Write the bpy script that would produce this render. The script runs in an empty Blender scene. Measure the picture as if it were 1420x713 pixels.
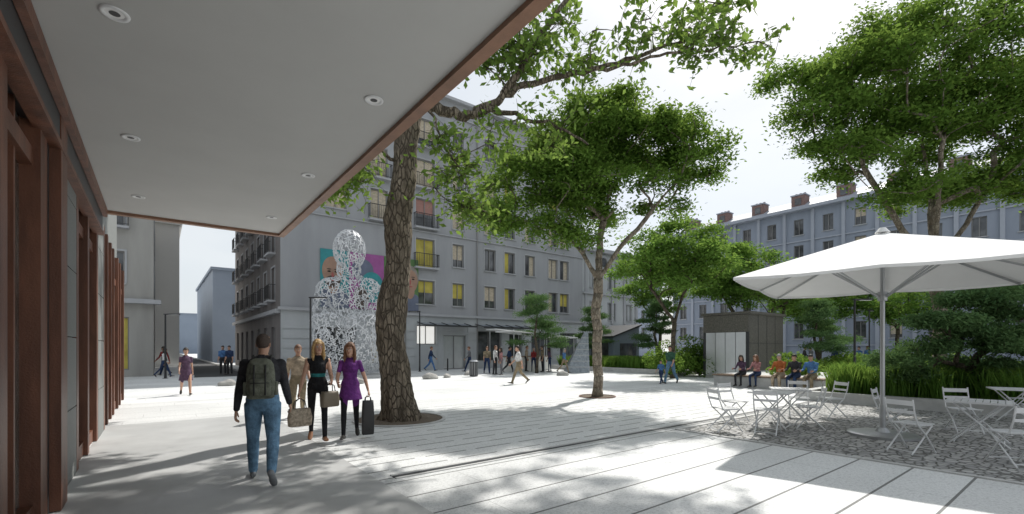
import bpy, math, random
import numpy as np
from mathutils import Vector, Matrix
random.seed(3)
RNG = np.random.default_rng(7)
scene = bpy.context.scene
ANG = math.atan(491/640)
CA, SA = math.cos(ANG), math.sin(ANG)
def S(X, D):
    """site survey frame (right, ahead) -> street-aligned world metres"""
    return (CA*X+SA*D, -SA*X+CA*D)
def heading(dX, dD):
    x, y = S(dX, dD)
    return math.atan2(x, -y)

# ------------------------------------------------------------------ materials
def newmat(name):
    m = bpy.data.materials.new(name); m.use_nodes = True
    nt = m.node_tree; b = nt.nodes["Principled BSDF"]
    return m, nt, b
def mix_rgb(nt, fac, a, b, mode='MIX'):
    n = nt.nodes.new("ShaderNodeMix"); n.data_type = 'RGBA'; n.blend_type = mode
    for sock, val in ((n.inputs[0], fac), (n.inputs[6], a), (n.inputs[7], b)):
        if isinstance(val, (int, float)): sock.default_value = val
        elif isinstance(val, tuple): sock.default_value = (*val, 1) if len(val) == 3 else val
        else: nt.links.new(val, sock)
    return n.outputs[2]
def math_n(nt, op, a, b=None, c=None):
    n = nt.nodes.new("ShaderNodeMath"); n.operation = op
    for i, val in enumerate((a, b, c)):
        if val is None: continue
        if isinstance(val, (int, float)): n.inputs[i].default_value = val
        else: nt.links.new(val, n.inputs[i])
    return n.outputs[0]
def noise(nt, scale, detail=4, vec=None, rough=.6):
    n = nt.nodes.new("ShaderNodeTexNoise"); n.inputs["Scale"].default_value = scale
    n.inputs["Detail"].default_value = detail; n.inputs["Roughness"].default_value = rough
    if vec is not None: nt.links.new(vec, n.inputs["Vector"])
    return n.outputs["Fac"]
def ramp(nt, fac, lo, hi):
    n = nt.nodes.new("ShaderNodeMapRange"); n.inputs[1].default_value = lo; n.inputs[2].default_value = hi
    nt.links.new(fac, n.inputs[0]); return n.outputs[0]
def objco(nt):
    return nt.nodes.new("ShaderNodeTexCoord").outputs["Object"]
def posco(nt):
    return nt.nodes.new("ShaderNodeNewGeometry").outputs["Position"]
def bump(nt, b, h, strength=.3, dist=.02):
    n = nt.nodes.new("ShaderNodeBump"); n.inputs["Strength"].default_value = strength
    n.inputs["Distance"].default_value = dist
    nt.links.new(h, n.inputs["Height"]); nt.links.new(n.outputs[0], b.inputs["Normal"])
def M(name, col, rough=.6, var=.15, scale=3, bmp=0., bscale=30, metal=0., spec=.5, streak=False):
    m, nt, b = newmat(name)
    co = objco(nt)
    if streak:
        mp = nt.nodes.new("ShaderNodeMapping"); mp.inputs["Scale"].default_value = (1, 1, .18)
        nt.links.new(co, mp.inputs[0]); co2 = mp.outputs[0]
    else: co2 = co
    f = ramp(nt, noise(nt, scale, 5, co2), .3, .7)
    d = tuple(c*(1-var) for c in col); l = tuple(min(1, c*(1+var)) for c in col)
    nt.links.new(mix_rgb(nt, f, d, l), b.inputs["Base Color"])
    b.inputs["Roughness"].default_value = rough; b.inputs["Metallic"].default_value = metal
    b.inputs["Specular IOR Level"].default_value = spec
    if bmp: bump(nt, b, noise(nt, bscale, 3, co), bmp, .02)
    return m
def cloth(name, col, rough=.85):
    m, nt, b = newmat(name); co = objco(nt)
    f = ramp(nt, noise(nt, 9, 3, co), .35, .65)
    nt.links.new(mix_rgb(nt, f, tuple(c*.7 for c in col), tuple(min(1, c*1.25) for c in col)), b.inputs["Base Color"])
    b.inputs["Roughness"].default_value = rough; b.inputs["Specular IOR Level"].default_value = .2
    bump(nt, b, noise(nt, 14, 3, co), .8, .03)
    return m
def leafmat(name, c1, c2, trans=.45, tcol=(.34, .46, .08)):
    m, nt, b = newmat(name); nt.nodes.remove(b)
    g = nt.nodes.new("ShaderNodeNewGeometry")
    n = noise(nt, .9, 2, g.outputs["Position"])
    f = math_n(nt, 'ADD', math_n(nt, 'MULTIPLY', g.outputs["Random Per Island"], .6), math_n(nt, 'MULTIPLY', ramp(nt, n, .35, .65), .4))
    col = mix_rgb(nt, f, c1, c2)
    d = nt.nodes.new("ShaderNodeBsdfDiffuse"); nt.links.new(col, d.inputs[0])
    t = nt.nodes.new("ShaderNodeBsdfTranslucent")
    nt.links.new(mix_rgb(nt, .5, col, tcol), t.inputs[0])
    a = nt.nodes.new("ShaderNodeMixShader"); a.inputs[0].default_value = trans
    nt.links.new(d.outputs[0], a.inputs[1]); nt.links.new(t.outputs[0], a.inputs[2])
    nt.links.new(a.outputs[0], nt.nodes["Material Output"].inputs[0])
    return m
def barkmat(name, c1, c2, scale, bs=.8):
    m, nt, b = newmat(name); co = objco(nt)
    mp = nt.nodes.new("ShaderNodeMapping"); mp.inputs["Scale"].default_value = (1, 1, .35)
    nt.links.new(co, mp.inputs[0])
    n1 = noise(nt, scale, 6, mp.outputs[0], .7)
    v = nt.nodes.new("ShaderNodeTexVoronoi"); v.feature = 'DISTANCE_TO_EDGE'; v.inputs["Scale"].default_value = scale*2.2
    nt.links.new(mp.outputs[0], v.inputs["Vector"])
    f = math_n(nt, 'MULTIPLY', ramp(nt, n1, .35, .65), ramp(nt, v.outputs[0], 0, .12))
    nt.links.new(mix_rgb(nt, f, c1, c2), b.inputs["Base Color"])
    b.inputs["Roughness"].default_value = .9; b.inputs["Specular IOR Level"].default_value = .2
    bump(nt, b, f, bs, .05)
    return m

m_skin = M("skin", (.50, .29, .20), .5, .06, 8)
m_lip = M("lips", (.35, .09, .08), .4, .05)
m_eye = M("eye_white", (.7, .7, .68), .2, .02); m_iris = M("iris", (.03, .02, .015), .2, .02)
m_white = M("white_painted_metal", (.72, .73, .74), .4, .05)
m_letter = M("letter_sculpture_paint", (.62, .63, .65), .5, .06)
m_steel = M("brushed_steel", (.45, .46, .47), .35, .08, metal=.7)
m_dark = M("dark_metal", (.03, .032, .035), .45, .1)
m_black = M("black_painted_metal", (.02, .02, .022), .5, .1)
m_ceil = M("canopy_soffit_paint", (.50, .50, .49), .7, .03, 1.5)
m_corten = M("corten_steel", (.15, .06, .034), .45, .45, 5, .25, 60, streak=True)
m_fascia = M("bronze_fascia", (.26, .135, .08), .5, .2, 4, .1, 60)
m_granite = M("granite_panel", (.20, .21, .205), .6, .25, 70, .15, 90)
m_stucco = M("grey_stucco", (.325, .33, .345), .9, .12, .6, .2, 40, streak=True)
m_stucco2 = M("light_grey_stone", (.43, .445, .455), .85, .10, .8, .15, 40, streak=True)
m_trim = M("stone_trim", (.37, .375, .39), .8, .08, 1)
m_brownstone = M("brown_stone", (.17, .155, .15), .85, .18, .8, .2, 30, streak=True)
m_beige = M("beige_stone", (.33, .32, .30), .85, .16, .7, .2, 30, streak=True)
m_pale = M("pale_render", (.86, .85, .82), .85, .03, .5)
m_bluegrey = M("blue_grey_massing", (.22, .26, .32), .9, .06, .4)
m_slate = M("slate_blue_panel", (.25, .28, .34), .8, .1, .7, streak=True)
m_slate_l = M("pilaster_paint", (.34, .365, .42), .8, .08, .7)
m_roof = M("zinc_roof", (.30, .32, .36), .6, .12, 1)
m_brick = M("chimney_brick", (.20, .13, .115), .85, .2, 4)
m_frame = M("window_frame_paint", (.24, .235, .23), .5, .05)
m_yellow = M("yellow_blind", (.48, .40, .08), .7, .25, 1.2)
m_curtain = M("curtain_warm", (.50, .43, .33), .8, .25, 6)
m_pinkb = M("salmon_blind", (.38, .2, .17), .7, .1, 3)
m_fabric = M("parasol_fabric", (.82, .82, .81), .8, .02, 3)
m_wood = M("bench_wood", (.28, .2, .14), .7, .2, 6)
m_conc = M("light_concrete", (.50, .50, .49), .8, .14, 3, .1, 60)
m_bronze = M("bronze_panel", (.125, .118, .10), .5, .35, 14, .1, 50, metal=.2)
m_doorst = M("lift_door_steel", (.55, .57, .58), .3, .06, 2, metal=.5)
m_fin = M("grey_glazed_metal", (.30, .33, .37), .35, .3, 8, metal=.4)
m_mulch = M("mulch", (.15, .12, .09), .95, .4, 40, .8, 60)
m_soil = M("soil", (.06, .045, .03), .95, .3, 20, .5, 40)
m_rock = M("boulder_rock", (.36, .35, .33), .9, .25, 3, .6, 8)
def glassmat(name, col, rough=.06):
    m, nt, b = newmat(name)
    f = noise(nt, 1.2, 2, objco(nt))
    nt.links.new(mix_rgb(nt, ramp(nt, f, .35, .65), tuple(c*.5 for c in col), tuple(c*1.6 for c in col)), b.inputs["Base Color"])
    b.inputs["Roughness"].default_value = rough; b.inputs["Specular IOR Level"].default_value = .8
    return m
m_glass = glassmat("window_glass", (.07, .072, .075))
m_shopglass = glassmat("shopfront_glass", (.10, .098, .09), .015)
m, nt, b = newmat("lit_window"); b.inputs["Base Color"].default_value = (.8, .8, .78, 1)
b.inputs["Emission Color"].default_value = (1, .98, .93, 1); b.inputs["Emission Strength"].default_value = .6; m_lit = m
m, nt, b = newmat("lamp_lens"); b.inputs["Base Color"].default_value = (.85, .85, .85, 1); b.inputs["Roughness"].default_value = .3; m_lens = m

m_leaf_plane = leafmat("plane_leaf", (.09, .17, .035), (.22, .34, .09), .45)
m_leaf_mid = leafmat("elm_leaf", (.05, .115, .02), (.18, .31, .065), .40)
m_leaf_far = leafmat("grove_leaf", (.08, .17, .035), (.20, .36, .08), .40)
m_needle = leafmat("pine_needle", (.045, .10, .04), (.15, .25, .10), .28, (.22, .34, .10))
m_grass = leafmat("grass_blade", (.04, .11, .02), (.16, .30, .06), .38)
m_bark_plane = barkmat("plane_bark", (.065, .052, .038), (.36, .30, .225), 5, 1.0)
m_bark_light = barkmat("pale_bark", (.14, .115, .085), (.40, .35, .28), 7, .5)
m_bark_dark = barkmat("dark_bark", (.06, .05, .04), (.19, .155, .11), 8, .6)

# ------------------------------------------------------------------ mesh builder
class MB:
    def __init__(s): s.v = []; s.f = []; s.m = []; s.mats = []
    def mi(s, mat):
        if mat not in s.mats: s.mats.append(mat)
        return s.mats.index(mat)
    def poly(s, pts, mat):
        i = len(s.v); s.v += [tuple(p) for p in pts]; s.f.append(tuple(range(i, i+len(pts)))); s.m.append(s.mi(mat))
    def box(s, cx, cy, cz, sx, sy, sz, mat, rot=0., tilt=None):
        c, sn = math.cos(rot), math.sin(rot); i = len(s.v); k = s.mi(mat)
        for dz in (-.5, .5):
            for dx, dy in ((-.5, -.5), (.5, -.5), (.5, .5), (-.5, .5)):
                x, y = dx*sx, dy*sy
                s.v.append((cx+x*c-y*sn, cy+x*sn+y*c, cz+dz*sz))
        for f in ((3, 2, 1, 0), (4, 5, 6, 7), (0, 1, 5, 4), (1, 2, 6, 5), (2, 3, 7, 6), (3, 0, 4, 7)):
            s.f.append(tuple(i+j for j in f)); s.m.append(k)
    def bar(s, p, q, w, h, mat, up=(0, 0, 1)):
        p = Vector(p); q = Vector(q); d = (q-p).normalized(); u = Vector(up)
        a = d.cross(u)
        if a.length < 1e-3: a = d.cross(Vector((0, 1, 0)))
        a.normalize(); b_ = a.cross(d).normalized()
        s.loft([[o+a*w/2*x+b_*h/2*y for x, y in ((-1, -1), (1, -1), (1, 1), (-1, 1))] for o in (p, q)], mat)
    def loft(s, rings, mat, cap=True):
        i = len(s.v); n = len(rings[0]); k = s.mi(mat)
        for r in rings: s.v += [tuple(p) for p in r]
        for a in range(len(rings)-1):
            for j in range(n):
                s.f.append((i+a*n+j, i+a*n+(j+1) % n, i+(a+1)*n+(j+1) % n, i+(a+1)*n+j)); s.m.append(k)
        if cap:
            s.f.append(tuple(i+j for j in reversed(range(n)))); s.m.append(k)
            o = i+(len(rings)-1)*n
            s.f.append(tuple(o+j for j in range(n))); s.m.append(k)
    def ell_loft(s, secs, mat, n=16):
        """secs: (center, axisA(scaled), axisB(scaled))"""
        s.loft([[Vector(c)+Vector(a)*math.cos(t)+Vector(b)*math.sin(t) for t in [2*math.pi*j/n for j in range(n)]] for c, a, b in secs], mat)
    def tube(s, pts, radii, mat, n=8):
        pts = [Vector(p) for p in pts]
        if isinstance(radii, (int, float)): radii = [radii]*len(pts)
        rings = []; a = None
        for i, p in enumerate(pts):
            d = (pts[min(i+1, len(pts)-1)]-pts[max(i-1, 0)])
            if d.length < 1e-9: d = Vector((0, 0, 1))
            d.normalize()
            if a is None:
                a = d.orthogonal().normalized()
            else:
                a = (a-d*a.dot(d))
                a = a.normalized() if a.length > 1e-6 else d.orthogonal().normalized()
            b_ = d.cross(a)
            rings.append([p+(a*math.cos(t)+b_*math.sin(t))*radii[i] for t in [2*math.pi*j/n for j in range(n)]])
        s.loft(rings, mat)
    def ball(s, c, r, mat, nu=10, nv=7, keep=None):
        if isinstance(r, (int, float)): r = (r, r, r)
        i = len(s.v); k = s.mi(mat)
        for a in range(nv+1):
            th = math.pi*a/nv
            for j in range(nu):
                ph = 2*math.pi*j/nu
                s.v.append((c[0]+r[0]*math.sin(th)*math.cos(ph), c[1]+r[1]*math.sin(th)*math.sin(ph), c[2]+r[2]*math.cos(th)))
        for a in range(nv):
            for j in range(nu):
                f = (i+a*nu+j, i+(a+1)*nu+j, i+(a+1)*nu+(j+1) % nu, i+a*nu+(j+1) % nu)
                s.f.append(f); s.m.append(k)
    def make(s, name, parent=None, smooth=False, loc=(0, 0, 0), rz=0.):
        me = bpy.data.meshes.new(name); me.from_pydata(s.v, [], s.f)
        for m in s.mats: me.materials.append(m)
        me.polygons.foreach_set("material_index", s.m)
        if smooth: me.polygons.foreach_set("use_smooth", [True]*len(s.f))
        me.update()
        ob = bpy.data.objects.new(name, me); scene.collection.objects.link(ob)
        ob.location = loc; ob.rotation_euler = (0, 0, rz)
        if parent: ob.parent = parent
        return ob
def empty(name, loc=(0, 0, 0), rz=0.):
    e = bpy.data.objects.new(name, None); e.location = loc; e.rotation_euler = (0, 0, rz)
    e.empty_display_size = .2
    scene.collection.objects.link(e); return e
def fast_quads(name, V, mat, parent=None):
    """V: (N,4,3) array"""
    N = len(V); me = bpy.data.meshes.new(name)
    me.vertices.add(N*4); me.vertices.foreach_set("co", V.reshape(-1).astype(np.float32))
    me.loops.add(N*4); me.loops.foreach_set("vertex_index", np.arange(N*4, dtype=np.int32))
    me.polygons.add(N); me.polygons.foreach_set("loop_start", np.arange(0, N*4, 4, dtype=np.int32))
    me.materials.append(mat); me.update(calc_edges=True); me.validate()
    ob = bpy.data.objects.new(name, me); scene.collection.objects.link(ob)
    if parent: ob.parent = parent
    return ob

# ------------------------------------------------------------------ world, sun, camera
SUN_EL = math.radians(50); sx, sy = .93, .37; ln = math.hypot(sx, sy); sx /= ln; sy /= ln
w = bpy.data.worlds.new("World"); scene.world = w; w.use_nodes = True; nt = w.node_tree
bg = nt.nodes["Background"]; bg.inputs[1].default_value = .135
sk = nt.nodes.new("ShaderNodeTexSky"); sk.sky_type = 'NISHITA'; sk.sun_disc = False
sk.sun_elevation = SUN_EL; sk.sun_rotation = math.atan2(sx, sy)
sk.air_density = 1.0; sk.dust_density = 2.5; sk.ozone_density = 1.0
tc = nt.nodes.new("ShaderNodeTexCoord"); mp = nt.nodes.new("ShaderNodeMapping"); mp.inputs["Scale"].default_value = (1, 1, 2.5)
nt.links.new(tc.outputs["Generated"], mp.inputs[0])
cf = ramp(nt, noise(nt, 1.6, 5, mp.outputs[0], .55), .30, .68)
cf = math_n(nt, 'MULTIPLY_ADD', cf, .40, .55)
nt.links.new(mix_rgb(nt, cf, sk.outputs[0], (6.2, 6.55, 6.8)), bg.inputs[0])
sun = bpy.data.lights.new("sun", 'SUN'); sun.energy = 4.6; sun.angle = math.radians(.9); sun.color = (1, .965, .91)
so = bpy.data.objects.new("sun", sun); scene.collection.objects.link(so)
dv = Vector((sx*math.cos(SUN_EL), sy*math.cos(SUN_EL), math.sin(SUN_EL)))
so.rotation_euler = dv.to_track_quat('Z', 'Y').to_euler(); so.location = (0, 0, 40)
cam = bpy.data.cameras.new("camera"); co_ = bpy.data.objects.new("camera", cam); scene.collection.objects.link(co_)
cam.sensor_width = 36; cam.lens = 36*640/1420; cam.shift_y = 125.5/1420; cam.clip_end = 2000; cam.clip_start = .05
co_.location = (0, 0, 1.67); co_.rotation_euler = (math.pi/2, 0, -ANG); scene.camera = co_
scene.view_settings.view_transform = 'Standard'; scene.view_settings.look = 'None'; scene.view_settings.exposure = 0

# ------------------------------------------------------------------ ground
def paving_mat():
    m, nt, b = newmat("terrazzo_paving"); P = posco(nt)
    sp = nt.nodes.new("ShaderNodeSeparateXYZ"); nt.links.new(P, sp.inputs[0]); x, y = sp.outputs[0], sp.outputs[1]
    near = math_n(nt, 'LESS_THAN', y, 5.6)
    def stripes(sc, wd, off=0.):
        t = math_n(nt, 'FRACT', math_n(nt, 'MULTIPLY', math_n(nt, 'ADD', y, 100+off), 1/sc))
        return math_n(nt, 'LESS_THAN', t, wd/sc)
    l1 = math_n(nt, 'MULTIPLY', stripes(.62, .028, .0), near)
    far = math_n(nt, 'SUBTRACT', 1, near)
    mid = math_n(nt, 'MULTIPLY', far, math_n(nt, 'LESS_THAN', y, 12.))
    l2 = math_n(nt, 'MULTIPLY', stripes(.40, .036), mid)
    row = math_n(nt, 'FLOOR', math_n(nt, 'MULTIPLY', math_n(nt, 'ADD', y, 100), 1/.40))
    dsh = math_n(nt, 'LESS_THAN', math_n(nt, 'FRACT', math_n(nt, 'ADD', math_n(nt, 'MULTIPLY', x, 1.1), math_n(nt, 'MULTIPLY', row, .37))), .8)
    l2 = math_n(nt, 'MULTIPLY', l2, dsh)
    l3 = math_n(nt, 'MULTIPLY', math_n(nt, 'MULTIPLY', stripes(1.2, .03), far), .5)
    row1 = math_n(nt, 'FLOOR', math_n(nt, 'MULTIPLY', math_n(nt, 'ADD', y, 100), 1/.62))
    cx = math_n(nt, 'LESS_THAN', math_n(nt, 'FRACT', math_n(nt, 'ADD', math_n(nt, 'MULTIPLY', x, 1/2.4), math_n(nt, 'MULTIPLY', row1, .43))), .004)
    cx = math_n(nt, 'MULTIPLY', cx, .5)
    line = math_n(nt, 'MAXIMUM', math_n(nt, 'MAXIMUM', l1, l2), math_n(nt, 'MAXIMUM', l3, cx))
    wn = nt.nodes.new("ShaderNodeTexWhiteNoise"); wn.noise_dimensions = '1D'; nt.links.new(row1, wn.inputs["W"])
    slab = math_n(nt, 'MULTIPLY_ADD', wn.outputs[0], .13, .935)
    s1 = ramp(nt, noise(nt, 24, 2, P), .50, .62)
    s2 = ramp(nt, noise(nt, 60, 1, P), .45, .65)
    base = mix_rgb(nt, math_n(nt, 'MULTIPLY', s1, .5), (.75, .76, .755), (.49, .495, .495))
    base = mix_rgb(nt, math_n(nt, 'MULTIPLY', s2, .34), base, (.40, .405, .40))
    big = ramp(nt, noise(nt, .35, 4, P), .3, .7)
    base = mix_rgb(nt, 1., base, mix_rgb(nt, big, (.86, .86, .86), (1.06, 1.06, 1.06)), 'MULTIPLY')
    hs = nt.nodes.new("ShaderNodeHueSaturation"); nt.links.new(slab, hs.inputs["Value"]); nt.links.new(base, hs.inputs["Color"])
    col = mix_rgb(nt, math_n(nt, 'MULTIPLY', line, .85), hs.outputs[0], (.10, .10, .095))
    nt.links.new(col, b.inputs["Base Color"]); b.inputs["Roughness"].default_value = .7
    b.inputs["Specular IOR Level"].default_value = .3
    return m
def cobble_mat():
    m, nt, b = newmat("cobblestones"); P = posco(nt)
    v = nt.nodes.new("ShaderNodeTexVoronoi"); v.feature = 'DISTANCE_TO_EDGE'; v.inputs["Scale"].default_value = 8.5; v.inputs["Randomness"].default_value = .75
    v2 = nt.nodes.new("ShaderNodeTexVoronoi"); v2.inputs["Scale"].default_value = 8.5; v2.inputs["Randomness"].default_value = .75
    nt.links.new(P, v.inputs["Vector"]); nt.links.new(P, v2.inputs["Vector"])
    e = ramp(nt, v.outputs[0], .02, .13)
    sep = nt.nodes.new("ShaderNodeSeparateColor"); nt.links.new(v2.outputs["Color"], sep.inputs[0])
    c = mix_rgb(nt, sep.outputs[0], (.30, .30, .30), (.52, .515, .50))
    nt.links.new(mix_rgb(nt, e, (.10, .10, .09), c), b.inputs["Base Color"]); b.inputs["Roughness"].default_value = .75
    bump(nt, b, e, .8, .02); return m
m_pave = paving_mat(); m_cobble = cobble_mat()
m_smooth = M("smooth_concrete_floor", (.47, .475, .47), .5, .12, 1.2, .08, 80)
m_asph = M("asphalt", (.06, .06, .062), .9, .2, 30, .2, 80)
def sheet(name, x0, x1, y0, y1, z, mat):
    mb = MB(); mb.poly([(x0, y0, z), (x1, y0, z), (x1, y1, z), (x0, y1, z)], mat); return mb.make(name)
sheet("ground", -500, 700, -500, 700, 0, m_pave)
sheet("covered_walkway_pavement", -.9, 2.2, -12, 13, .004, m_smooth)
sheet("cobbled_pavement", 8.4, 16.15, -14, 5.35, .004, m_cobble)
mb = MB(); mb.box(17.2+2.2, 5.64, .004, 34, .07, .008, m_dark)
mb.box(19.4, 5.72, .006, 34, .05, .012, m_conc); mb.box(19.4, 5.56, .006, 34, .05, .012, m_conc)
mb.make("drain_channel")
mb = MB(); mb.box(12.3, 5.39, .01, 7.9, .08, .02, m_conc); mb.box(8.36, -4.3, .01, .08, 19.3, .02, m_conc); mb.make("cobble_edging")
sheet("side_street_road", 1.6, 4.4, 31, 190, .004, m_asph)
mb = MB(); mb.box(1.5, 110, .06, .2, 158, .12, m_conc); mb.box(4.5, 110, .06, .2, 158, .12, m_conc); mb.make("street_kerb")

# ------------------------------------------------------------------ canopy & shopfront building (left)
e = empty("shop_building")
mb = MB(); zc = 4.2
mb.box((-.87+2.13)/2, .7-1.1, zc+.15, 3.0, 23.36, .3, m_ceil)
mb.make("canopy_soffit", e)
mb = MB()
mb.box(2.19, -.4, zc+.135, .12, 23.6, .37, m_fascia); mb.box(.63, 11.34, zc+.135, 3.0, .12, .37, m_fascia)
mb.make("canopy_fascia", e)
mb = MB(); mb.box(.6, -.4, zc+.33, 3.1, 23.4, .05, m_roof); mb.make("canopy_roof", e)
mb = MB()
for y in (4.6, 7.2, 9.95, 2., -.6, -3.2):
    for x in (1.75, -.26):
        N = 24; ring = lambda r, z: [(x+r*math.cos(2*math.pi*j/N), y+r*math.sin(2*math.pi*j/N), z) for j in range(N)]
        mb.loft([ring(.095, zc-.002), ring(.092, zc-.012), ring(.07, zc-.012), ring(.06, zc-.004)], m_white, cap=False)
        mb.poly(ring(.061, zc-.004), m_lens); mb.poly(ring(.035, zc-.006), m_dark)
mb.make("downlights", e, True)
mb = MB(); xf = -.87
mb.box(-4.2, 3.5, 6.3, 6.3, 32, 4.2, m_granite)
mb.box(-4.5, 19.4, 2.1, 6.9, .2, 4.2, m_granite)
mb.box(-4.5, -12.4, 2.1, 6.9, .2, 4.2, m_granite)
mb.box(-7.5, 3.5, 2.1, .2, 31.6, 4.2, m_granite)
mb.make("walls", e)
mb = MB()
def pier(y0, y1):
    z = 0.
    for h in (.9, .9, .85, .85, .62):
        mb.box(xf-.14, (y0+y1)/2, z+h/2, .3, y1-y0, h-.014, m_granite); z += h
    mb.box(xf-.17, (y0+y1)/2, 2.06, .28, y1-y0-.02, 4.1, m_dark)
pier(6.98, 8.4); pier(11.2, 12.3); pier(-2, -.6)
mb.make("granite_piers", e)
mb = MB()
def mull(y, w_=.2, d=.16, x=xf-.07): mb.box(x, y, 2.06, d, w_, 4.1, m_corten)
for y in (-.45, 1.3, 3.2, 4.75, 8.53, 9.75, 11.07, 12.45, 13.3, 14.3, 15.1, 16.6, 17.6, 19.2): mull(y)
mull(6.2, .32); mull(6.72, .4, .24, xf-.03)
mb.box(xf-.02, 6.45, 2.06, .05, .08, 4.1, m_dark)
for y in (5.55, 9.15, 10.4, 13.8, 15.9, 18.4): mull(y, .05, .05, xf-.1)
for y0, y1 in ((-.34, 6.5), (8.64, 10.94), (12.56, 19.1)):
    mb.box(xf-.09, (y0+y1)/2, 3.42, .1, y1-y0, .16, m_corten)
    mb.box(xf-.09, (y0+y1)/2, .12, .1, y1-y0, .2, m_corten)
mb.box(xf-.02, 3.4, 3.94, .2, 15.4, .36, m_dark)
mb.box(xf+.115, 3.4, 4.1, .06, 15.4, .14, m_corten); mb.box(xf+.03, 3.4, 3.72, .14, 15.4, .06, m_corten)
mb.make("corten_mullions", e)
mb = MB(); mb.box(xf-.16, 3.5, 2.05, .06, 31, 4.0, m_shopglass); mb.make("shopfront_glazing", e)

# ------------------------------------------------------------------ facade helper
def facade(mb, o, u, n, W, z0, z1, ops, wall, depth=.22, frame=None, joints=None):
    o = Vector((o[0], o[1], 0)); u = Vector((u[0], u[1], 0)); n = Vector((n[0], n[1], 0))
    us = sorted({0., W, *[a for q in ops for a in q[:2]]}); zs = sorted({z0, z1, *[a for q in ops for a in q[2:4]]})
    P = lambda a, z, d=0.: o+u*a+n*d+Vector((0, 0, z))
    for i in range(len(us)-1):
        for j in range(len(zs)-1):
            a, b_, c, d = us[i], us[i+1], zs[j], zs[j+1]; cu, cz = (a+b_)/2, (c+d)/2
            if any(q[0] < cu < q[1] and q[2] < cz < q[3] for q in ops): continue
            mb.poly([P(a, c), P(b_, c), P(b_, d), P(a, d)], wall)
    fr = frame or m_frame; rz = math.atan2(u.y, u.x)
    def bx(a, z, d, sa, sd, sz, mat):
        c = P(a, z, d); mb.box(c.x, c.y, c.z, sa, sd, sz, mat, rz)
    for q in ops:
        a, b_, c, d, kind = q[:5]
        for p1, p2 in (((a, c), (b_, c)), ((b_, c), (b_, d)), ((b_, d), (a, d)), ((a, d), (a, c))):
            mb.poly([P(*p1), P(*p2), P(*p2, -depth), P(*p1, -depth)], wall)
        pane = {'g': m_glass, 'y': m_yellow, 'c': m_curtain, 'p': m_pinkb, 'L': m_lit, 'd': m_dark, 's': m_doorst}[kind[0]]
        mb.poly([P(a, c, -depth+.003), P(b_, c, -depth+.003), P(b_, d, -depth+.003), P(a, d, -depth+.003)], m_glass if kind[0] in 'ycp' else pane)
        if kind[0] in 'ycp':   # blinds drawn part way
            k = c+(d-c)*(random.choice([0, 0, .2, .35, .5])); e0, e1 = (a+.05, b_-.05)
            if kind[0] != 'p' and random.random() < .4:
                if random.random() < .5: e1 = (a+b_)/2
                else: e0 = (a+b_)/2
                k = c
            mb.poly([P(e0, k, -depth+.012), P(e1, k, -depth+.012), P(e1, d-.04, -depth+.012), P(e0, d-.04, -depth+.012)], pane)
        t = .06
        bx((a+b_)/2, c+t/2, -depth+.05, b_-a, .07, t, fr); bx((a+b_)/2, d-t/2, -depth+.05, b_-a, .07, t, fr)
        bx(a+t/2, (c+d)/2, -depth+.05, t, .066, d-c-2*t-.004, fr); bx(b_-t/2, (c+d)/2, -depth+.05, t, .066, d-c-2*t-.004, fr)
        bx((a+b_)/2, (c+d)/2, -depth+.05, .05, .06, d-c-2*t-.004, fr)
        if 'S' in kind: bx((a+b_)/2, c-.04, .04, b_-a+.16, .08+.08, .07, m_trim)
        if 'F' in kind:
            bx((a+b_)/2, d+.06, .012, b_-a+.22, .03, .1, m_trim)
            bx(a-.06, (c+d)/2+.005, .012, .09, .03, d-c, m_trim); bx(b_+.06, (c+d)/2+.005, .012, .09, .03, d-c, m_trim)
        if 'B' in kind:
            w_ = b_-a+.4; dp = .42
            bx((a+b_)/2, c-.08, dp/2, w_, dp, .12, m_trim)
            bx((a+b_)/2, c+.95, dp-.03, w_, .04, .04, m_black); bx((a+b_)/2, c+.08, dp-.03, w_, .03, .03, m_black)
            nb = int(w_/.13)
            for k in range(nb+1): bx((a+b_)/2-w_/2+.02+k*(w_-.04)/nb, c+.5, dp-.03, .018, .018, .86, m_black)
            for sd in (-1, 1):
                bx((a+b_)/2+sd*(w_/2-.02), c+.95, dp/2-.02, .035, dp-.06, .035, m_black)
                for k in range(3): bx((a+b_)/2+sd*(w_/2-.02), c+.5, .08+k*.11, .018, .018, .86, m_black)

# main apartment building
random.seed(12)
B0x, B0y, H = 5.9, 30.8, 20.6
e = empty("apartment_building")
ops = []
cols = [(3.3, 1.3, 'n'), (6.2, 1.2, 'B'), (9.7, 1.5, 'B'), (12.5, 1.0, 'n'), (15.5, 1.1, 'n'), (17.5, 1.1, 'n'), (19.7, 1.1, 'n'), (22.4, 1.1, 'n'), (23.8, 1.1, 'n')]
for i, (cu, ww, k) in enumerate(cols):
    for r, cz in enumerate((5.7, 8.7, 11.6, 14.5, 17.5)):
        if cu < 9 and cz < 9.5: continue
        kind = random.choice('ggyyccc' if cu > 8 else 'gccc')
        if k == 'B' and r != 0: ops.append((cu-ww/2, cu+ww/2, cz-1.15, cz+.95, ('p' if (r == 2 and cu > 9) else kind)+'BF'))
        else: ops.append((cu-ww/2, cu+ww/2, cz-.85, cz+.9, kind+'SF'))
gops = [(9.0, 10.6, 1.9, 3.3, 'L'), (11.2, 13.2, .02, 2.6, 's'), (14.2, 16.6, .6, 3., 'g'), (17.4, 18.8, .02, 2.8, 'd'), (19.8, 22.2, .6, 3., 'g'), (23.2, 25.4, .6, 3., 'g'), (2.0, 4.6, .6, 3.0, 'g'), (5.6, 7.4, .6, 3., 'c')]
mb = MB()
facade(mb, (B0x, B0y), (1, 0), (0, -1), 26.2, 4.0, H, ops, m_stucco)
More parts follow.
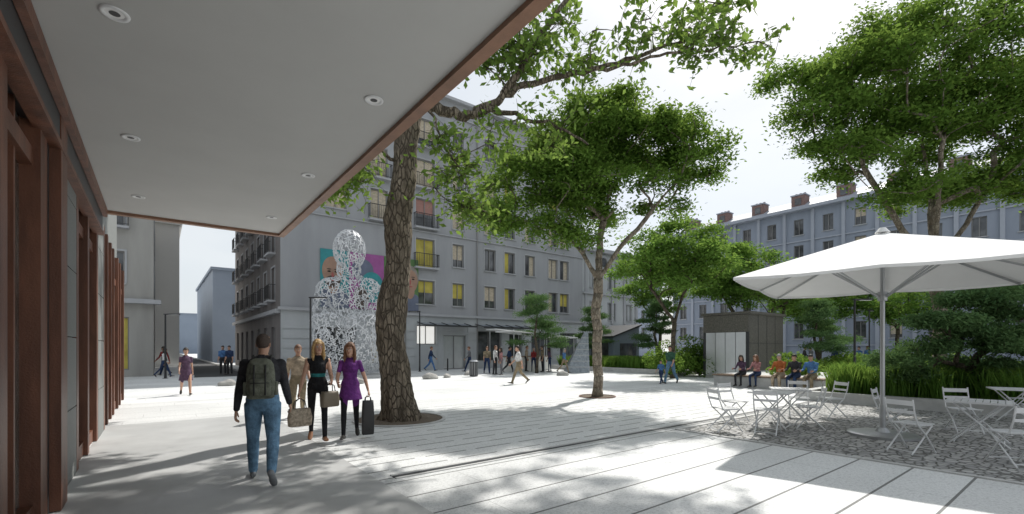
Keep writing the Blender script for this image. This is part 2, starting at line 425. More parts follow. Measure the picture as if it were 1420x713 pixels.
facade(mb, (B0x, B0y-.06), (1, 0), (0, -1), 26.2, 0, 4.0, gops, m_stucco2, depth=.3)
mb.box(B0x+13.1, B0y-.12, 4.06, 26.5, .3, .18, m_trim)
mb.box(B0x+13.1, B0y-.05, 10.15, 26.3, .12, .08, m_trim)
mb.box(B0x+13.1, B0y-.16, H-.1, 26.7, .5, .22, m_trim)
mb.box(B0x+13.1, B0y-.07, H-1.3, 26.3, .12, .08, m_trim)
for a, b_ in ((0.1, 1.9), (7.5, 8.9), (10.7, 11.1), (13.3, 14.1), (16.7, 17.3), (18.9, 19.7), (22.3, 23.1)):   # rusticated courses
    for z in (.7, 1.3, 1.9, 2.5, 3.1): mb.box(B0x+(a+b_)/2, B0y-.075, z, b_-a, .05, .5, m_stucco2)
for a in (8.1, 14.2): mb.tube([(B0x+a, B0y-.1, .3), (B0x+a, B0y-.1, H-.3)], .05, m_frame, 8)
mb.make("front_wall", e)
mb = MB()
for a, b_ in ((9.0, 13.4), (14., 19.)):
    c0, c1 = B0x+a, B0x+b_
    mb.poly([(c0, B0y-.1, 3.5), (c1, B0y-.1, 3.5), (c1, B0y-1.3, 3.25), (c0, B0y-1.3, 3.25)], m_fin)
    for k in range(int(b_-a)+1): mb.bar((c0+k, B0y-.1, 3.53), (c0+k, B0y-1.3, 3.28), .05, .05, m_dark)
    mb.bar((c0, B0y-1.3, 3.25), (c1, B0y-1.3, 3.25), .06, .12, m_dark)
mb.make("glass_awnings", e)
mb = MB(); ops2 = []
for i in range(7):
    for r, cz in enumerate((5.9, 8.9, 11.9, 14.9, 17.9)):
        c = 1.9+i*2.75; ops2.append((c-.55, c+.55, cz-1.2, cz+.9, random.choice('gggc')+'BF'))
    ops2.append((c-.6, c+.6, .5, 3., 'g'))
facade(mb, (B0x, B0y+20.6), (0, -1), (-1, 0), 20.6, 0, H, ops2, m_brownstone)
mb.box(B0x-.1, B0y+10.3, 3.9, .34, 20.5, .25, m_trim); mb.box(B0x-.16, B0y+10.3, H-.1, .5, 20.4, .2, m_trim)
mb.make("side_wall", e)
mb = MB(); mb.poly([(B0x, B0y, H-.02), (B0x+26.2, B0y, H-.02), (B0x+26.2, B0y+20.6, H-.02), (B0x, B0y+20.6, H-.02)], m_roof)
mb.poly([(B0x+26.2, B0y, 0), (B0x+26.2, B0y+20.6, 0), (B0x+26.2, B0y+20.6, H), (B0x+26.2, B0y, H)], m_stucco)
mb.poly([(B0x+26.2, B0y+20.6, 0), (B0x, B0y+20.6, 0), (B0x, B0y+20.6, H), (B0x+26.2, B0y+20.6, H)], m_stucco)
mb.box(B0x+9.4, B0y+3.5, H+1.1, 3.2, 3, 2.2, m_stucco); mb.box(B0x+20, B0y+6, H+.9, 4, 4, 1.8, m_stucco)
for cx in (4, 14.5, 17, 24.5): mb.box(B0x+cx, B0y+5, H+.8, .9, .7, 1.6, m_trim)
mb.make("roof", e)
# wall murals / banners
def mural(name, x0, x1, z0, z1, bgm, skin_c, hair_c, shirt_c, beard=False, cx=None, face=True):
    mb = MB(); y = B0y-.06
    mb.box((x0+x1)/2, y, (z0+z1)/2, x1-x0, .06, z1-z0, bgm)
    if cx is None: cx = (x0+x1)/2
    h = z1-z0; y -= .03
    def ell(cx_, cz, rx, rz_, mat, d, zlo=None):
        pts = []
        for j in range(28):
            t = 2*math.pi*j/28; x = cx_+rx*math.cos(t); z = cz+rz_*math.sin(t)
            pts.append((min(max(x, x0), x1), y-d, min(max(z, z0 if zlo is None else zlo), z1)))
        mb.poly(pts, mat)
    if face:
        ell(cx, z0+h*.05, h*.33, h*.3, shirt_c, .004); ell(cx, z0+h*.38, h*.09, h*.14, skin_c, .008)
        ell(cx, z0+h*.64, h*.175, h*.24, hair_c, .012); ell(cx, z0+h*.58, h*.155, h*.22, skin_c, .016)
        if beard: ell(cx, z0+h*.45, h*.13, h*.1, m_phair, .02)
        for s_ in (-1, 1): ell(cx+s_*h*.06, z0+h*.62, h*.028, h*.014, m_iris, .024); ell(cx+s_*h*.06, z0+h*.66, h*.04, h*.01, m_phair, .024)
        ell(cx, z0+h*.56, h*.02, h*.05, m_lip, .024); ell(cx, z0+h*.475, h*.05, h*.014, m_lip, .028)
    else:
        ell(cx-.3, z0+h*.7, h*.2, h*.2, m_pshirt, .004); ell(cx+.35, z0+h*.4, h*.22, h*.28, shirt_c, .008); ell(cx-.4, z0+h*.2, h*.14, h*.2, hair_c, .012)
    return mb.make(name)
pm = lambda n, c: M(n, c, .6, .2, 1.5)
m_teal = pm("mural_teal", (.03, .24, .26)); m_mag = pm("mural_magenta", (.30, .08, .26)); m_grn = pm("mural_green", (.09, .18, .06))
m_pskin = pm("mural_skin", (.34, .21, .15)); m_phair = pm("mural_hair", (.07, .05, .04)); m_pshirt = pm("mural_shirt", (.12, .14, .2)); m_phair2 = pm("mural_hair_grey", (.25, .23, .2))
mural("portrait_mural", 8.2, 10.0, 4.25, 8.0, m_teal, m_pskin, m_pskin, m_pshirt, True, cx=8.95)
mural("pattern_mural", 10.02, 12.4, 4.25, 8.0, m_mag, m_pskin, m_phair, m_teal, face=False)
mural("portrait_mural", 12.42, 15.0, 4.25, 8.0, m_grn, m_pskin, m_phair2, m_pshirt, cx=14.35)

# second block
e = empty("ornate_building"); mb = MB(); ops = []
for c in (1.6, 4.2, 6.8):
    for cz in (5.2, 8.3): ops.append((c-.55, c+.55, cz-.8, cz+.9, 'gSF'))
    ops.append((c-.8, c+.8, .3, 3., 'g'))
facade(mb, (32.1, 30.8), (1, 0), (0, -1), 8.4, 0, 11.2, ops, m_stucco2)
mb.box(36.3, 30.6, 11.1, 8.7, .7, .35, m_trim); mb.box(36.3, 30.7, 3.8, 8.5, .3, .2, m_trim); mb.box(36.3, 30.7, 6.9, 8.5, .3, .16, m_trim)
for k in range(5): mb.box(32.5+k*1.9, 30.72, 7.5, .3, .16, 6.9, m_trim)
N = 24
for cx in (35., 37.6):
    ring = lambda r, y: [(cx+.0+r*math.cos(2*math.pi*j/N), y, 10.05+r*math.sin(2*math.pi*j/N)) for j in range(N)]
    mb.loft([ring(.75, 30.79), ring(.72, 30.62), ring(.5, 30.62), ring(.48, 30.78)], m_trim, cap=False); mb.poly(ring(.49, 30.76), m_glass)
mb.make("front_wall", e)
mb = MB(); mb.box(36.3, 38.5, 5.55, 8.36, 15.0, 11.1, m_stucco2); mb.make("walls", e)

# stone building on the left
e = empty("stone_building"); mb = MB(); ops = []
for c in range(5):
    cu = 14-1.9-c*2.9
    for cz in (6.2, 9.4, 12.6): ops.append((cu-.6, cu+.6, cz-.9, cz+.9, 'gBF' if cz > 7 else 'gSF'))
    ops.append((cu-.8, cu+.8, .4, 3.4, 'y' if c == 0 else 'g'))
facade(mb, (-14.2, 34), (1, 0), (0, -1), 14, 0, 15, ops, m_beige)
facade(mb, (-.2, 34), (0, 1), (1, 0), 15, 0, 15, [(2+i*3, 3.1+i*3, 5.3+j*3.2, 7.1+j*3.2, 'gF') for i in range(4) for j in range(3)], m_beige)
mb.box(-7, 33.8, 4.3, 14.3, .5, .25, m_trim); mb.box(-7, 33.75, 14.9, 14.6, .7, .4, m_trim); mb.box(.0, 41.5, 14.9, .55, 14.8, .38, m_trim)
mb.make("walls", e)
mb = MB(); mb.box(-7.3, 42, 7.4, 13.4, 14.5, 14.9, m_beige); mb.make("roof", e)
# pale block, grey massing blocks
def plain_building(name, x0, x1, y0, y1, H, mat, step=3.2, roof=True, wm='g', win=True):
    e = empty(name); mb = MB(); W = x1-x0; n = max(1, int(W/step)); ops = []
    for i in range(n if win else 0):
        c = W*(i+.5)/n
        z = 4.5
        while z+1.2 < H: ops.append((c-.5, c+.5, z-.8, z+.8, wm+'S')); z += 3.1
    facade(mb, (x0, y0), (1, 0), (0, -1), W, 0, H, ops, mat)
    L = y1-y0; n = max(1, int(L/step)); ops = []
    for i in range(n if win else 0):
        c = L*(i+.5)/n; z = 4.5
        while z+1.2 < H: ops.append((c-.5, c+.5, z-.8, z+.8, wm+'S')); z += 3.1
    facade(mb, (x0, y1), (0, -1), (-1, 0), L, 0, H, ops, mat)
    facade(mb, (x1, y0), (0, 1), (1, 0), L, 0, H, [], mat)
    mb.poly([(x1, y1, 0), (x0, y1, 0), (x0, y1, H), (x1, y1, H)], mat)
    mb.make("walls", e)
    mb = MB(); mb.box((x0+x1)/2, (y0+y1)/2, H+.15, W+.4, L+.4, .3, m_trim if roof else mat); mb.make("roof", e)
plain_building("white_block_building", -9, 1.5, 50, 80, 12.4, m_pale, win=False, roof=False)
plain_building("grey_block_building", 4.75, 24, 60, 85, 10.2, m_bluegrey, win=False, roof=False)
plain_building("distant_building", -8, 60, 150, 170, 10.5, m_bluegrey, win=False, roof=False)
plain_building("background_building", 41, 75, 52, 66, 13, m_slate)

# right building (slate with pilasters, chimneys)
e = empty("slate_apartment_building"); mb = MB(); ops = []; XB = 52; Y0, Y1, HB = -34., 34., 15.6
L = Y1-Y0; n = int(L/2.6)
for i in range(n):
    c = L*(i+.5)/n
    for r in range(5):
        cz = 3.3+r*2.65; ops.append((c-.45, c+.45, cz-.75, cz+.85, random.choice('gggggggc')+'S'))
facade(mb, (XB, Y1), (0, -1), (-1, 0), L, 0, HB, ops, m_slate)
for i in range(n+1): mb.box(XB-.08, Y1-L*i/n+(.14 if i == n else (-.14 if i == 0 else 0)), HB/2, .18, .28, HB, m_slate_l)
for z in (1.9, 4.55, 7.2, 9.85, 12.5): mb.box(XB-.05, 0, z, .13, L-.02, .12, m_slate_l)
mb.box(XB-.3, 0, HB+.1, .9, L+.4, .3, m_slate_l)
mb.poly([(XB, Y1, 0), (XB, Y1, HB), (XB+14, Y1, HB), (XB+14, Y1, 0)], m_slate)
mb.make("walls", e)
mb = MB()
mb.poly([(XB, Y0, HB+.2), (XB, Y1, HB+.2), (XB+3.2, Y1, HB+1.9), (XB+3.2, Y0, HB+1.9)], m_roof)
mb.poly([(XB+3.2, Y0, HB+1.9), (XB+3.2, Y1, HB+1.9), (XB+14, Y1, HB+1.9), (XB+14, Y0, HB+1.9)], m_roof)
mb.poly([(XB, Y1, HB+.2), (XB+14, Y1, HB+.2), (XB+14, Y1, HB+1.9), (XB+3.2, Y1, HB+1.9)], m_roof)
y = Y1-1.5
while y > Y0:
    mb.box(XB+2.0, y, HB+1.3, 1.2, 1.3, 1.5, m_brick); mb.box(XB+2.0, y, HB+2.1, 1.35, 1.45, .12, m_slate_l)
    mb.box(XB+1.38, y, HB+1.4, .06, .6, .7, m_glass)
    for k in (-.4, .0, .4): mb.box(XB+2.1, y+k, HB+2.28, .18, .18, .26, m_brick)
    y -= 4.1
mb.make("roof_and_chimneys", e)

# ------------------------------------------------------------------ lift kiosk
e = empty("lift_kiosk"); mb = MB()
mb.box(26.45, 12.8, 1.72, 4.05, 2.5, 3.44, m_bronze); mb.box(26.45, 12.8, 3.5, 4.25, 2.75, .14, m_bronze)
mb.box(26.45, 12.8, .06, 4.3, 2.8, .12, m_conc)
for k in range(1, 4): mb.box(24.42+k*1.01, 11.545, 1.75, .025, .012, 3.3, m_dark)
mb.box(26.45, 11.546, 1.9, 4.0, .012, .02, m_dark)
mb.make("cabin", e)
mb = MB(); xk = 24.42
mb.box(xk-.03, 12.8, 2.95, .09, 2.5, .9, m_bronze); mb.box(xk-.03, 11.62, 1.3, .09, .14, 2.38, m_dark); mb.box(xk-.03, 13.98, 1.3, .09, .14, 2.38, m_dark)
for k in range(4): mb.box(xk-.03, 11.96+k*.56, 1.3, .05, .53, 2.36, m_doorst)
mb.make("doors", e)

# ------------------------------------------------------------------ metro kiosk, wedge sculpture, stall
x, y = S(8.3, 38); e = empty("station_entrance", (x, y, 0), 0); mb = MB()
prof = [(-1.6, 0), (1.6, 0), (1.6, 3.4), (-1.6, 2.5)]
mb.loft([[(a, d, z) for a, z in prof] for d in (-1.4, 1.4)], m_bluegrey); mb.box(-1.62, 0, 1.1, .05, 1.8, 2.0, m_glass); mb.box(.2, -1.42, 1.2, 2., .05, 1.6, m_glass)
mb.make("shell", e); mb = MB(); mb.bar((-1.8, 0, 2.5), (1.8, 0, 3.52), 3.1, .12, m_dark); mb.make("roof", e)
x, y = S(4.5, 31); mb = MB()
mb.loft([[(-1.0, -.7, 0), (.6, -.7, 0), (.6, .7, 0), (-1.0, .7, 0)], [(.35, -.1, 2.7), (.6, -.1, 2.7), (.6, .1, 2.7), (.35, .1, 2.7)]], m_fin)
for k in range(1, 7):
    t = k/7; xl = -1.0+1.35*t; yy = -.7+.6*t; mb.bar((xl-.02, yy-.015, 2.7*t), (.62, yy-.015, 2.7*t), .03, .04, m_steel)
mb.make("wedge_sculpture", loc=(x, y, 0), rz=-ANG)
x, y = S(1.2, 33); e = empty("market_stall", (x, y, 0), -ANG*.2); mb = MB()
mb.bar((-2.6, -1, 2.75), (2.7, -1, 2.35), 2.4, .06, m_fabric); mb.bar((-2.6, .9, 2.95), (2.7, .9, 2.55), 1.5, .05, m_fabric)
mb.make("awning", e); mb = MB()
for a in (-2.4, 0, 2.5):
    for d in (-2., 1.4): mb.tube([(a, d, 0), (a, d, 2.7-a*.07)], .035, m_steel)
mb.make("posts", e); mb = MB(); mb.box(0, .4, .5, 3.8, .7, 1., m_pale); mb.box(0, .4, 1.03, 4., .85, .06, m_wood); mb.make("counter", e)

# ------------------------------------------------------------------ trees
def leaves(name, C, size, mat, parent, up=1.0, asp=.5, droop=0., rng=RNG):
    N = len(C)
    n = rng.normal(size=(N, 3)); n[:, 2] = np.abs(n[:, 2])*.6+up; n /= np.linalg.norm(n, axis=1)[:, None]
    a = rng.normal(size=(N, 3)); a[:, 2] -= droop; a -= n*(a*n).sum(1)[:, None]; a /= np.linalg.norm(a, axis=1)[:, None]
    b_ = np.cross(n, a); s_ = (np.asarray(size)*rng.uniform(.65, 1.3, N))[:, None]
    V = np.stack([C-a*s_*.5, C+b_*s_*asp*.5-n*s_*.05-a*s_*.05, C+a*s_*.55-n*s_*.12, C-b_*s_*asp*.5-n*s_*.05-a*s_*.05], 1)
    return fast_quads(name, V, mat, parent)
def tree(name, X, D, skel, lobes, ncl, lpc, lsize, crad, bark, leafm, tr=.15, flat=.5, seed=1, up=1., asp=.5, droop=0., tip=.012, shell=2.0, sub=0, subr=.85):
    """skel: list of polylines (dX,dD,z); lobes: (dX,dD,z,rX,rD,rz,weight); sub: number of leaf clumps"""
    rng = np.random.default_rng(seed); bx, by = S(X, D); e = empty(name, (bx, by, 0))
    W = lambda p: np.array([*S(p[0], p[1]), p[2]])
    nodes = []; par = []
    for li, line in enumerate(skel):
        pts = [W(p) for p in line]
        prev = -1
        if li > 0:
            prev = int(np.argmin([np.linalg.norm(pts[0]-q) for q in nodes]))
        for i, p in enumerate(pts):
            if i == 0:
                if li == 0: nodes.append(p); par.append(-1); prev = 0
                continue
            a = nodes[prev]; k = max(1, int(np.linalg.norm(p-a)/.35))
            for t in range(1, k+1):
                nodes.append(a+(p-a)*t/k+rng.normal(size=3)*.02*(0 if t == k else 1)); par.append(prev); prev = len(nodes)-1
    nsk = len(nodes)
    wts = np.array([l[6] if len(l) > 6 else l[3]*l[4]*l[5] for l in lobes], float); wts /= wts.sum()
    def sample(sh):
        l = lobes[rng.choice(len(lobes), p=wts)]
        d = rng.normal(size=3); d /= np.linalg.norm(d); r = rng.uniform()**(1/sh/1.5)
        if d[2] < -.3: d[2] *= .6
        p = W((l[0]+d[0]*r*l[3], l[1]+d[1]*r*l[4], 0)); return np.array([p[0], p[1], l[2]+d[2]*r*l[5]])
    cl = []
    if sub:
        cs = []
        tries = 0
        while len(cs) < sub and tries < 4000:
            tries += 1; p = sample(3.5)
            if cs and min(np.linalg.norm((p-q)*np.array([1, 1, 1.3])) for q in cs) < subr*.85: continue
            cs.append(p)
        rs = [subr*rng.uniform(.7, 1.25) for _ in cs]
        for i_ in range(ncl):
            k = i_ % len(cs); d = rng.normal(size=3); d[2] = abs(d[2])*1.1-.25; d /= np.linalg.norm(d)
            cl.append(cs[k]+d*rs[k]*np.array([1, 1, .62])*rng.uniform(.7, 1.))
    else:
        for _ in range(ncl): cl.append(sample(shell))
    cl = np.array(cl)
    t0 = nodes[int(nsk*.5)]
    order = np.argsort(np.linalg.norm(cl-t0, axis=1))
    lowz = min(l[2]-l[5] for l in lobes)-1.2
    for ci in order:
        p = cl[ci]; A = np.array(nodes); d = np.linalg.norm(A-p, axis=1)
        cost = d+1.6*np.maximum(0, A[:, 2]-p[2]+.35*d)+3*np.maximum(0, lowz-A[:, 2])
        j = int(np.argmin(cost)); a = nodes[j]; dist = d[j]
        pd = nodes[j]-nodes[par[j]] if par[j] >= 0 else np.array([0, 0, 1.]); pd = pd/(np.linalg.norm(pd)+1e-6)
        c = a+pd*dist*.3+np.array([0, 0, dist*.06]); k = max(2, int(dist/.4)); prev = j
        for t in range(1, k+1):
            s_ = t/k; q = a*(1-s_)**2+c*2*s_*(1-s_)+p*s_*s_+rng.normal(size=3)*.035*(t < k)
            nodes.append(q); par.append(prev); prev = len(nodes)-1
    n = len(nodes); acc = np.zeros(n); ex = 2.3
    for i in range(n-1, -1, -1):
        if acc[i] == 0: acc[i] = tip**ex
        if par[i] >= 0: acc[par[i]] += acc[i]
    R = acc**(1/ex); base = R[0]
    f = np.clip((R-tip)/(base-tip), 0, 1); R = tip+(tr-tip)*f**1.25
    mb = MB()
    for i in range(1, n):
        a, b_ = nodes[par[i]], nodes[i]
        ns = 10 if R[i] > .06 else (6 if R[i] > .02 else 4)
        flare = 1+.9*max(0, .45-a[2])**1.5 if par[i] == 0 else 1
        ra = min(R[par[i]], R[i]*1.35)*flare
        mb.tube([a, b_], [ra, R[i]], bark, ns)
    mb.make("trunk_and_limbs", e, True)
    P = []
    for c in cl:
        m_ = int(lpc*rng.uniform(.5, 1.5)); g = rng.normal(size=(m_, 3))*np.array([1, 1, flat])*crad*rng.uniform(.6, 1.15)
        P.append(c+g)
    P = np.concatenate(P)
    leaves("foliage", P, lsize, leafm, e, up, asp, droop, rng)
    return e, nodes

from mathutils import noise as mn
# -- plane tree (foreground)
def build_plane():
    X0, D0 = -2.6, 10.7
    e = empty("plane_tree", (*S(X0, D0), 0))
    W = lambda p: Vector((*S(p[0], p[1]), p[2]))
    tr_ = [(0, 0, -.05), (0.0, 0, .25), (-.1, 0, 1.), (-.22, 0, 1.8), (-.2, .05, 2.7), (-.03, .05, 3.6), (-.06, .02, 4.6), (.1, 0, 5.6), (.18, 0, 6.7), (.3, 0, 7.5)]
    rad = [.46, .40, .35, .32, .335, .28, .30, .26, .27, .25]
    pts = []; rr = []
    K = 130
    for i in range(K+1):
        t = i/K*(len(tr_)-1); j = min(int(t), len(tr_)-2); f = t-j; f2 = f*f*(3-2*f)*.5+f*.5
        a, b_ = W(tr_[j]), W(tr_[j+1]); pts.append(a.lerp(b_, f)); rr.append(rad[j]*(1-f2)+rad[j+1]*f2)
    mb = MB(); rings = []; n = 56
    for p, r in zip(pts, rr):
        ring = []
        for k in range(n):
            th = 2*math.pi*k/n; d = Vector((math.cos(th), math.sin(th), 0))
            q = p+d*r
            dd = mn.noise(Vector((q.x*1.6, q.y*1.6, q.z*1.1)))*.14+mn.noise(Vector((q.x*6, q.y*6, q.z*3.5)))*.07+abs(mn.noise(Vector((q.x*13, q.y*13, q.z*6))))*.06
            root = max(0, .4-p.z)*.25*max(0, math.sin(th*5+1))
            ring.append(p+d*(r*(1+dd*1.3)+root))
        rings.append(ring)
    mb.loft(rings, m_bark_plane); mb.make("trunk", e, True)
    mb = MB()
    limbs = [
        ([(.3, 0, 7.4), (.65, -.1, 7.25), (1.0, 0, 7.15), (1.5, .1, 7.05), (1.95, .1, 7.3), (2.4, .2, 7.65), (3.1, .3, 7.95), (3.9, .3, 8.15), (4.7, .4, 8.4), (5.6, .5, 8.7), (6.6, .6, 9.1), (7.8, .6, 9.5)], .16, .03),
        ([(1.4, .1, 7.08), (2.0, -.1, 7.1), (2.6, -.2, 7.0), (3.1, -.3, 6.75), (3.7, -.3, 6.6), (4.3, -.4, 6.2)], .09, .02),
        ([(.3, 0, 7.4), (.5, .3, 8.6), (.9, .4, 10.), (1.6, .6, 11.6), (2.2, .8, 13.)], .22, .06),
        ([(.3, 0, 7.3), (-.5, .3, 8.4), (-1.3, .6, 9.8), (-2., .8, 11.)], .15, .05),
        ([(-1.3, .6, 9.8), (-1.8, 2.5, 10.8), (-2.6, 4.5, 11.6), (-3.2, 6.5, 12.2)], .09, .04),  # unseen limb added to carry the foliage that shades the shopfront
        ([(2.4, .2, 7.65), (2.9, .3, 8.5), (3.5, .5, 9.5), (4.3, .8, 11), (5.2, 1., 12.3)], .10, .04),
        ([(4.7, .4, 8.4), (5.4, .2, 8.35), (6.2, 0, 8.5), (7.2, .1, 8.6), (8.4, .2, 8.9)], .05, .015),
        ([(.1, -.1, 5.9), (-.5, -.3, 6.1), (-1.1, -.5, 5.9), (-1.6, -.6, 5.4)], .05, .015),
        ([(.65, -.1, 7.25), (.9, -.4, 6.6), (1.2, -.5, 6.0), (1.6, -.6, 5.4)], .04, .012),
    ]
    nodes = []
    for L, r0, r1 in limbs:
        P = [W(p) for p in L]; out = []
        for i in range(len(P)-1):
            for k in range(4):
                f = k/4; q = P[i].lerp(P[i+1], f)
                if k: q += Vector([random.gauss(0, .035) for _ in range(3)])
                out.append(q)
        out.append(P[-1]); m_ = len(out)
        mb.tube(out, [r0+(r1-r0)*(i/(m_-1))**.7 for i in range(m_)], m_bark_plane, 10)
        nodes += out
    rng = np.random.default_rng(5); C = []; SZ = []; A = np.array([tuple(q) for q in nodes])
    lobes = [((3.6, .3, 8.9), (2.3, .8, .8), 36, 40, .17), ((7.1, .2, 9.0), (2.2, .6, .6), 30, 36, .17), ((2.4, 0, 8.7), (.9, .7, .7), 18, 38, .17), ((-1.15, -.4, 5.55), (.75, .5, .55), 18, 36, .16), ((1.2, -.4, 5.7), (.6, .5, 1.0), 18, 36, .16), ((1.7, -.4, 4.9), (.5, .4, .5), 8, 30, .16),
             ((2.9, -.2, 6.6), (1.1, .5, .6), 14, 36, .16), ((5.0, 1.2, 12.8), (4.6, 3.6, 1.6), 70, 40, .26), ((0.5, .8, 12.3), (4., 3.5, 1.8), 40, 40, .28), ((8.5, 2.0, 12.8), (2.6, 2.6, 1.1), 24, 40, .28), ((-3., 6., 12.0), (2.4, 2.6, 1.0), 46, 50, .3)]  # high lobes mostly unseen, placed to shade the walkway; last added to shade shopfront
    for c, r, ncl, lp, sz in lobes:
        for _ in range(ncl):
            d = rng.normal(size=3); d /= np.linalg.norm(d); q = rng.uniform()**.45
            p = np.array(W((c[0]+d[0]*r[0]*q, c[1]+d[1]*r[1]*q, c[2]+d[2]*r[2]*q)))
            dd = np.linalg.norm(A-p, axis=1); j = int(np.argmin(dd+.8*np.maximum(0, A[:, 2]-p[2])))
            a = A[j]; k = max(3, int(dd[j]/.4)); mid = (a+p)/2+np.array([0, 0, dd[j]*.1])+rng.normal(size=3)*.12
            pts = [a*(1-t)**2+mid*2*t*(1-t)+p*t*t for t in [i/k for i in range(k+1)]]
            mb.tube(pts, [max(.006, min(.035, .012+dd[j]*.008)*(1-i/(k+1))) for i in range(k+1)], m_bark_plane, 4)
            for tw in range(6):
                dv_ = rng.normal(size=3)*np.array([1, 1, .6]); dv_ /= np.linalg.norm(dv_); Lw = rng.uniform(.3, .75)
                s0 = pts[-1-int(rng.integers(0, 2))]
                e1 = s0+dv_*Lw-np.array([0, 0, .12])
                mb.tube([s0, (s0+e1)/2+np.array([0, 0, .05]), e1], [.007, .005, .003], m_bark_plane, 3)
                m2 = int(lp/6)
                for t in np.linspace(.2, 1.05, m2): C.append(s0+(e1-s0)*t+rng.normal(size=3)*.06); SZ.append(sz)
            A = np.vstack([A, np.array(pts[1:])]) if dd[j] > .6 else A
    mb.make("limbs", e, True)
    leaves("foliage", np.array(C), np.array(SZ), m_leaf_plane, e, .6, .55, .6, rng)
    mb = MB(); N = 40
    ring = lambda r, z: [(r*math.cos(2*math.pi*j/N), r*math.sin(2*math.pi*j/N), z) for j in range(N)]
    mb.loft([ring(1.05, .004), ring(1.05, .03), ring(.98, .03), ring(.98, .012)], m_conc, cap=False); mb.poly(ring(.98, .012), m_mulch)
    mb.make("tree_pit", e)
build_plane()

def pit(X, D, r):
    mb = MB(); N = 36
    ring = lambda r, z: [(r*math.cos(2*math.pi*j/N), r*math.sin(2*math.pi*j/N), z) for j in range(N)]
    mb.loft([ring(r, .004), ring(r, .03), ring(r-.04, .03), ring(r-.04, .014)], m_corten, cap=False); mb.poly(ring(r-.04, .014), m_mulch)
    mb.make("tree_pit", loc=(*S(X, D), 0))
tree("elm_tree", 2.9, 15.7, [[(0, 0, -.05), (.02, 0, .3), (0, 0, 1.5), (-.06, 0, 3.0), (.03, 0, 4.0)],
      [(.03, 0, 4.0), (-.5, -.2, 4.8), (-1.3, -.4, 5.6), (-2.0, -.4, 6.0)], [(.03, 0, 4.0), (.1, .1, 5.4), (.5, .3, 7.)],
      [(.03, 0, 4.0), (.7, -.2, 5.0), (1.6, -.2, 6.0), (2.4, -.3, 7.)], [(-.5, -.2, 4.8), (-.8, .6, 6.2), (-1.2, 1.0, 7.4)]],
     [(-1.4, 0, 7.2, 1.7, 2., 1.3), (-2.7, -.2, 6.0, 1.2, 1.2, .7), (.9, 0, 8.7, 1.8, 1.8, 1.2), (-.3, .3, 8.2, 1.6, 1.8, 1.2), (2.8, 0, 7.8, 1.3, 1.4, .9), (1.7, -.3, 6.7, 1.3, 1.4, .8), (-1.9, -.5, 8.0, 1.1, 1., .6), (0, 0, 6.6, 1.6, 1.5, .8), (-1.5, -.3, 5.2, 1.1, 1.1, .4)],
     620, 135, .13, .27, m_bark_light, m_leaf_mid, tr=.165, flat=.5, seed=4, sub=58, subr=.78)
pit(2.9, 15.7, .62)
tree("lime_tree", 14., 15.2, [[(0, 0, -.05), (0, 0, .4), (.1, 0, 2.5), (-.1, 0, 4.2)], [(-.1, 0, 4.2), (-1.2, 0, 5.6), (-2.6, -.2, 7.6)], [(-.1, 0, 4.2), (0, .2, 6.5), (-.2, .3, 8.8)], [(-.1, 0, 4.2), (1.1, 0, 6), (2.2, 0, 8)], [(-.1, 0, 4.2), (-.6, -.7, 6), (-1, -1.2, 7.6)]],
     [(-3, 0, 9.7, 2.1, 2, 1.5), (-4.2, -.2, 8.5, 1.4, 1.5, .9), (-.3, 0, 11., 2.5, 2.3, 1.6), (2.2, 0, 9.6, 2.6, 2.3, 1.9), (-2.4, -.3, 7.7, 1.6, 1.6, .9), (-2.1, -.5, 6.3, 1.4, 1.2, .5), (2.6, 0, 7.1, 2.2, 1.8, 1.1), (0, 0, 8.6, 2.1, 1.8, 1.2), (.3, 0, 6.9, 1.6, 1.4, .7)],
     900, 135, .13, .29, m_bark_light, m_leaf_mid, tr=.19, flat=.5, seed=9, sub=80, subr=.85)
for i, (X, D, z, rx, rz_, ncl) in enumerate([(8.7, 25, 6.6, 3.1, 2.1, 260), (14.4, 29, 6.1, 2.9, 2.1, 230), (19.0, 33, 6.0, 3.0, 2.0, 200), (11.5, 36, 6.4, 3, 2.2, 150), (24, 36, 5.4, 3.2, 2.2, 170), (27.5, 33, 5.0, 2.8, 1.8, 150)]):
    tree("grove_tree", X, D, [[(0, 0, -.05), (0, 0, 1.5), (.1, 0, 3.)], [(.1, 0, 3.), (-.7, 0, 4.2), (-1.4, 0, 5.2)], [(.1, 0, 3), (.6, .2, 4.5), (1.2, .2, 5.6)]],
         [(0, 0, z, rx*.75, rx*.8, rz_*.9), (-rx*.55, 0, z-.8, rx*.45, rx*.5, rz_*.4), (rx*.6, 0, z-.6, rx*.45, rx*.5, rz_*.45), (0, 0, z-1.6, rx*.6, rx*.5, .5)], ncl, 85, .19, .34, m_bark_dark, m_leaf_far, tr=.12, flat=.5, seed=20+i, sub=26, subr=.85)
def pine(X, D, H, w_, seed, name="pine_tree", leafn=170, ns=.19, npads=16, tr=.1):
    rng = np.random.default_rng(seed); lobes = []
    for k in range(npads):
        t = (k+.5)/npads; z = H*(.34+.62*t); r = w_*.5*(1-t*.75)*rng.uniform(.5, 1.0); a = rng.uniform(0, 6.28)
        lobes.append((math.cos(a)*r, math.sin(a)*r, z, w_*.17, w_*.17, .1, 1))
    lobes.append((0, 0, H*.96, w_*.15, w_*.15, .12, 1))
    return tree(name, X, D, [[(0, 0, -.05), (.1, 0, H*.25), (-.12, 0, H*.5), (.05, 0, H*.75), (0, 0, H*.92)]], lobes, npads*5, leafn, ns, w_*.08, m_bark_dark, m_needle, tr=tr, flat=.38, seed=seed, up=.2, asp=.18, tip=.01)
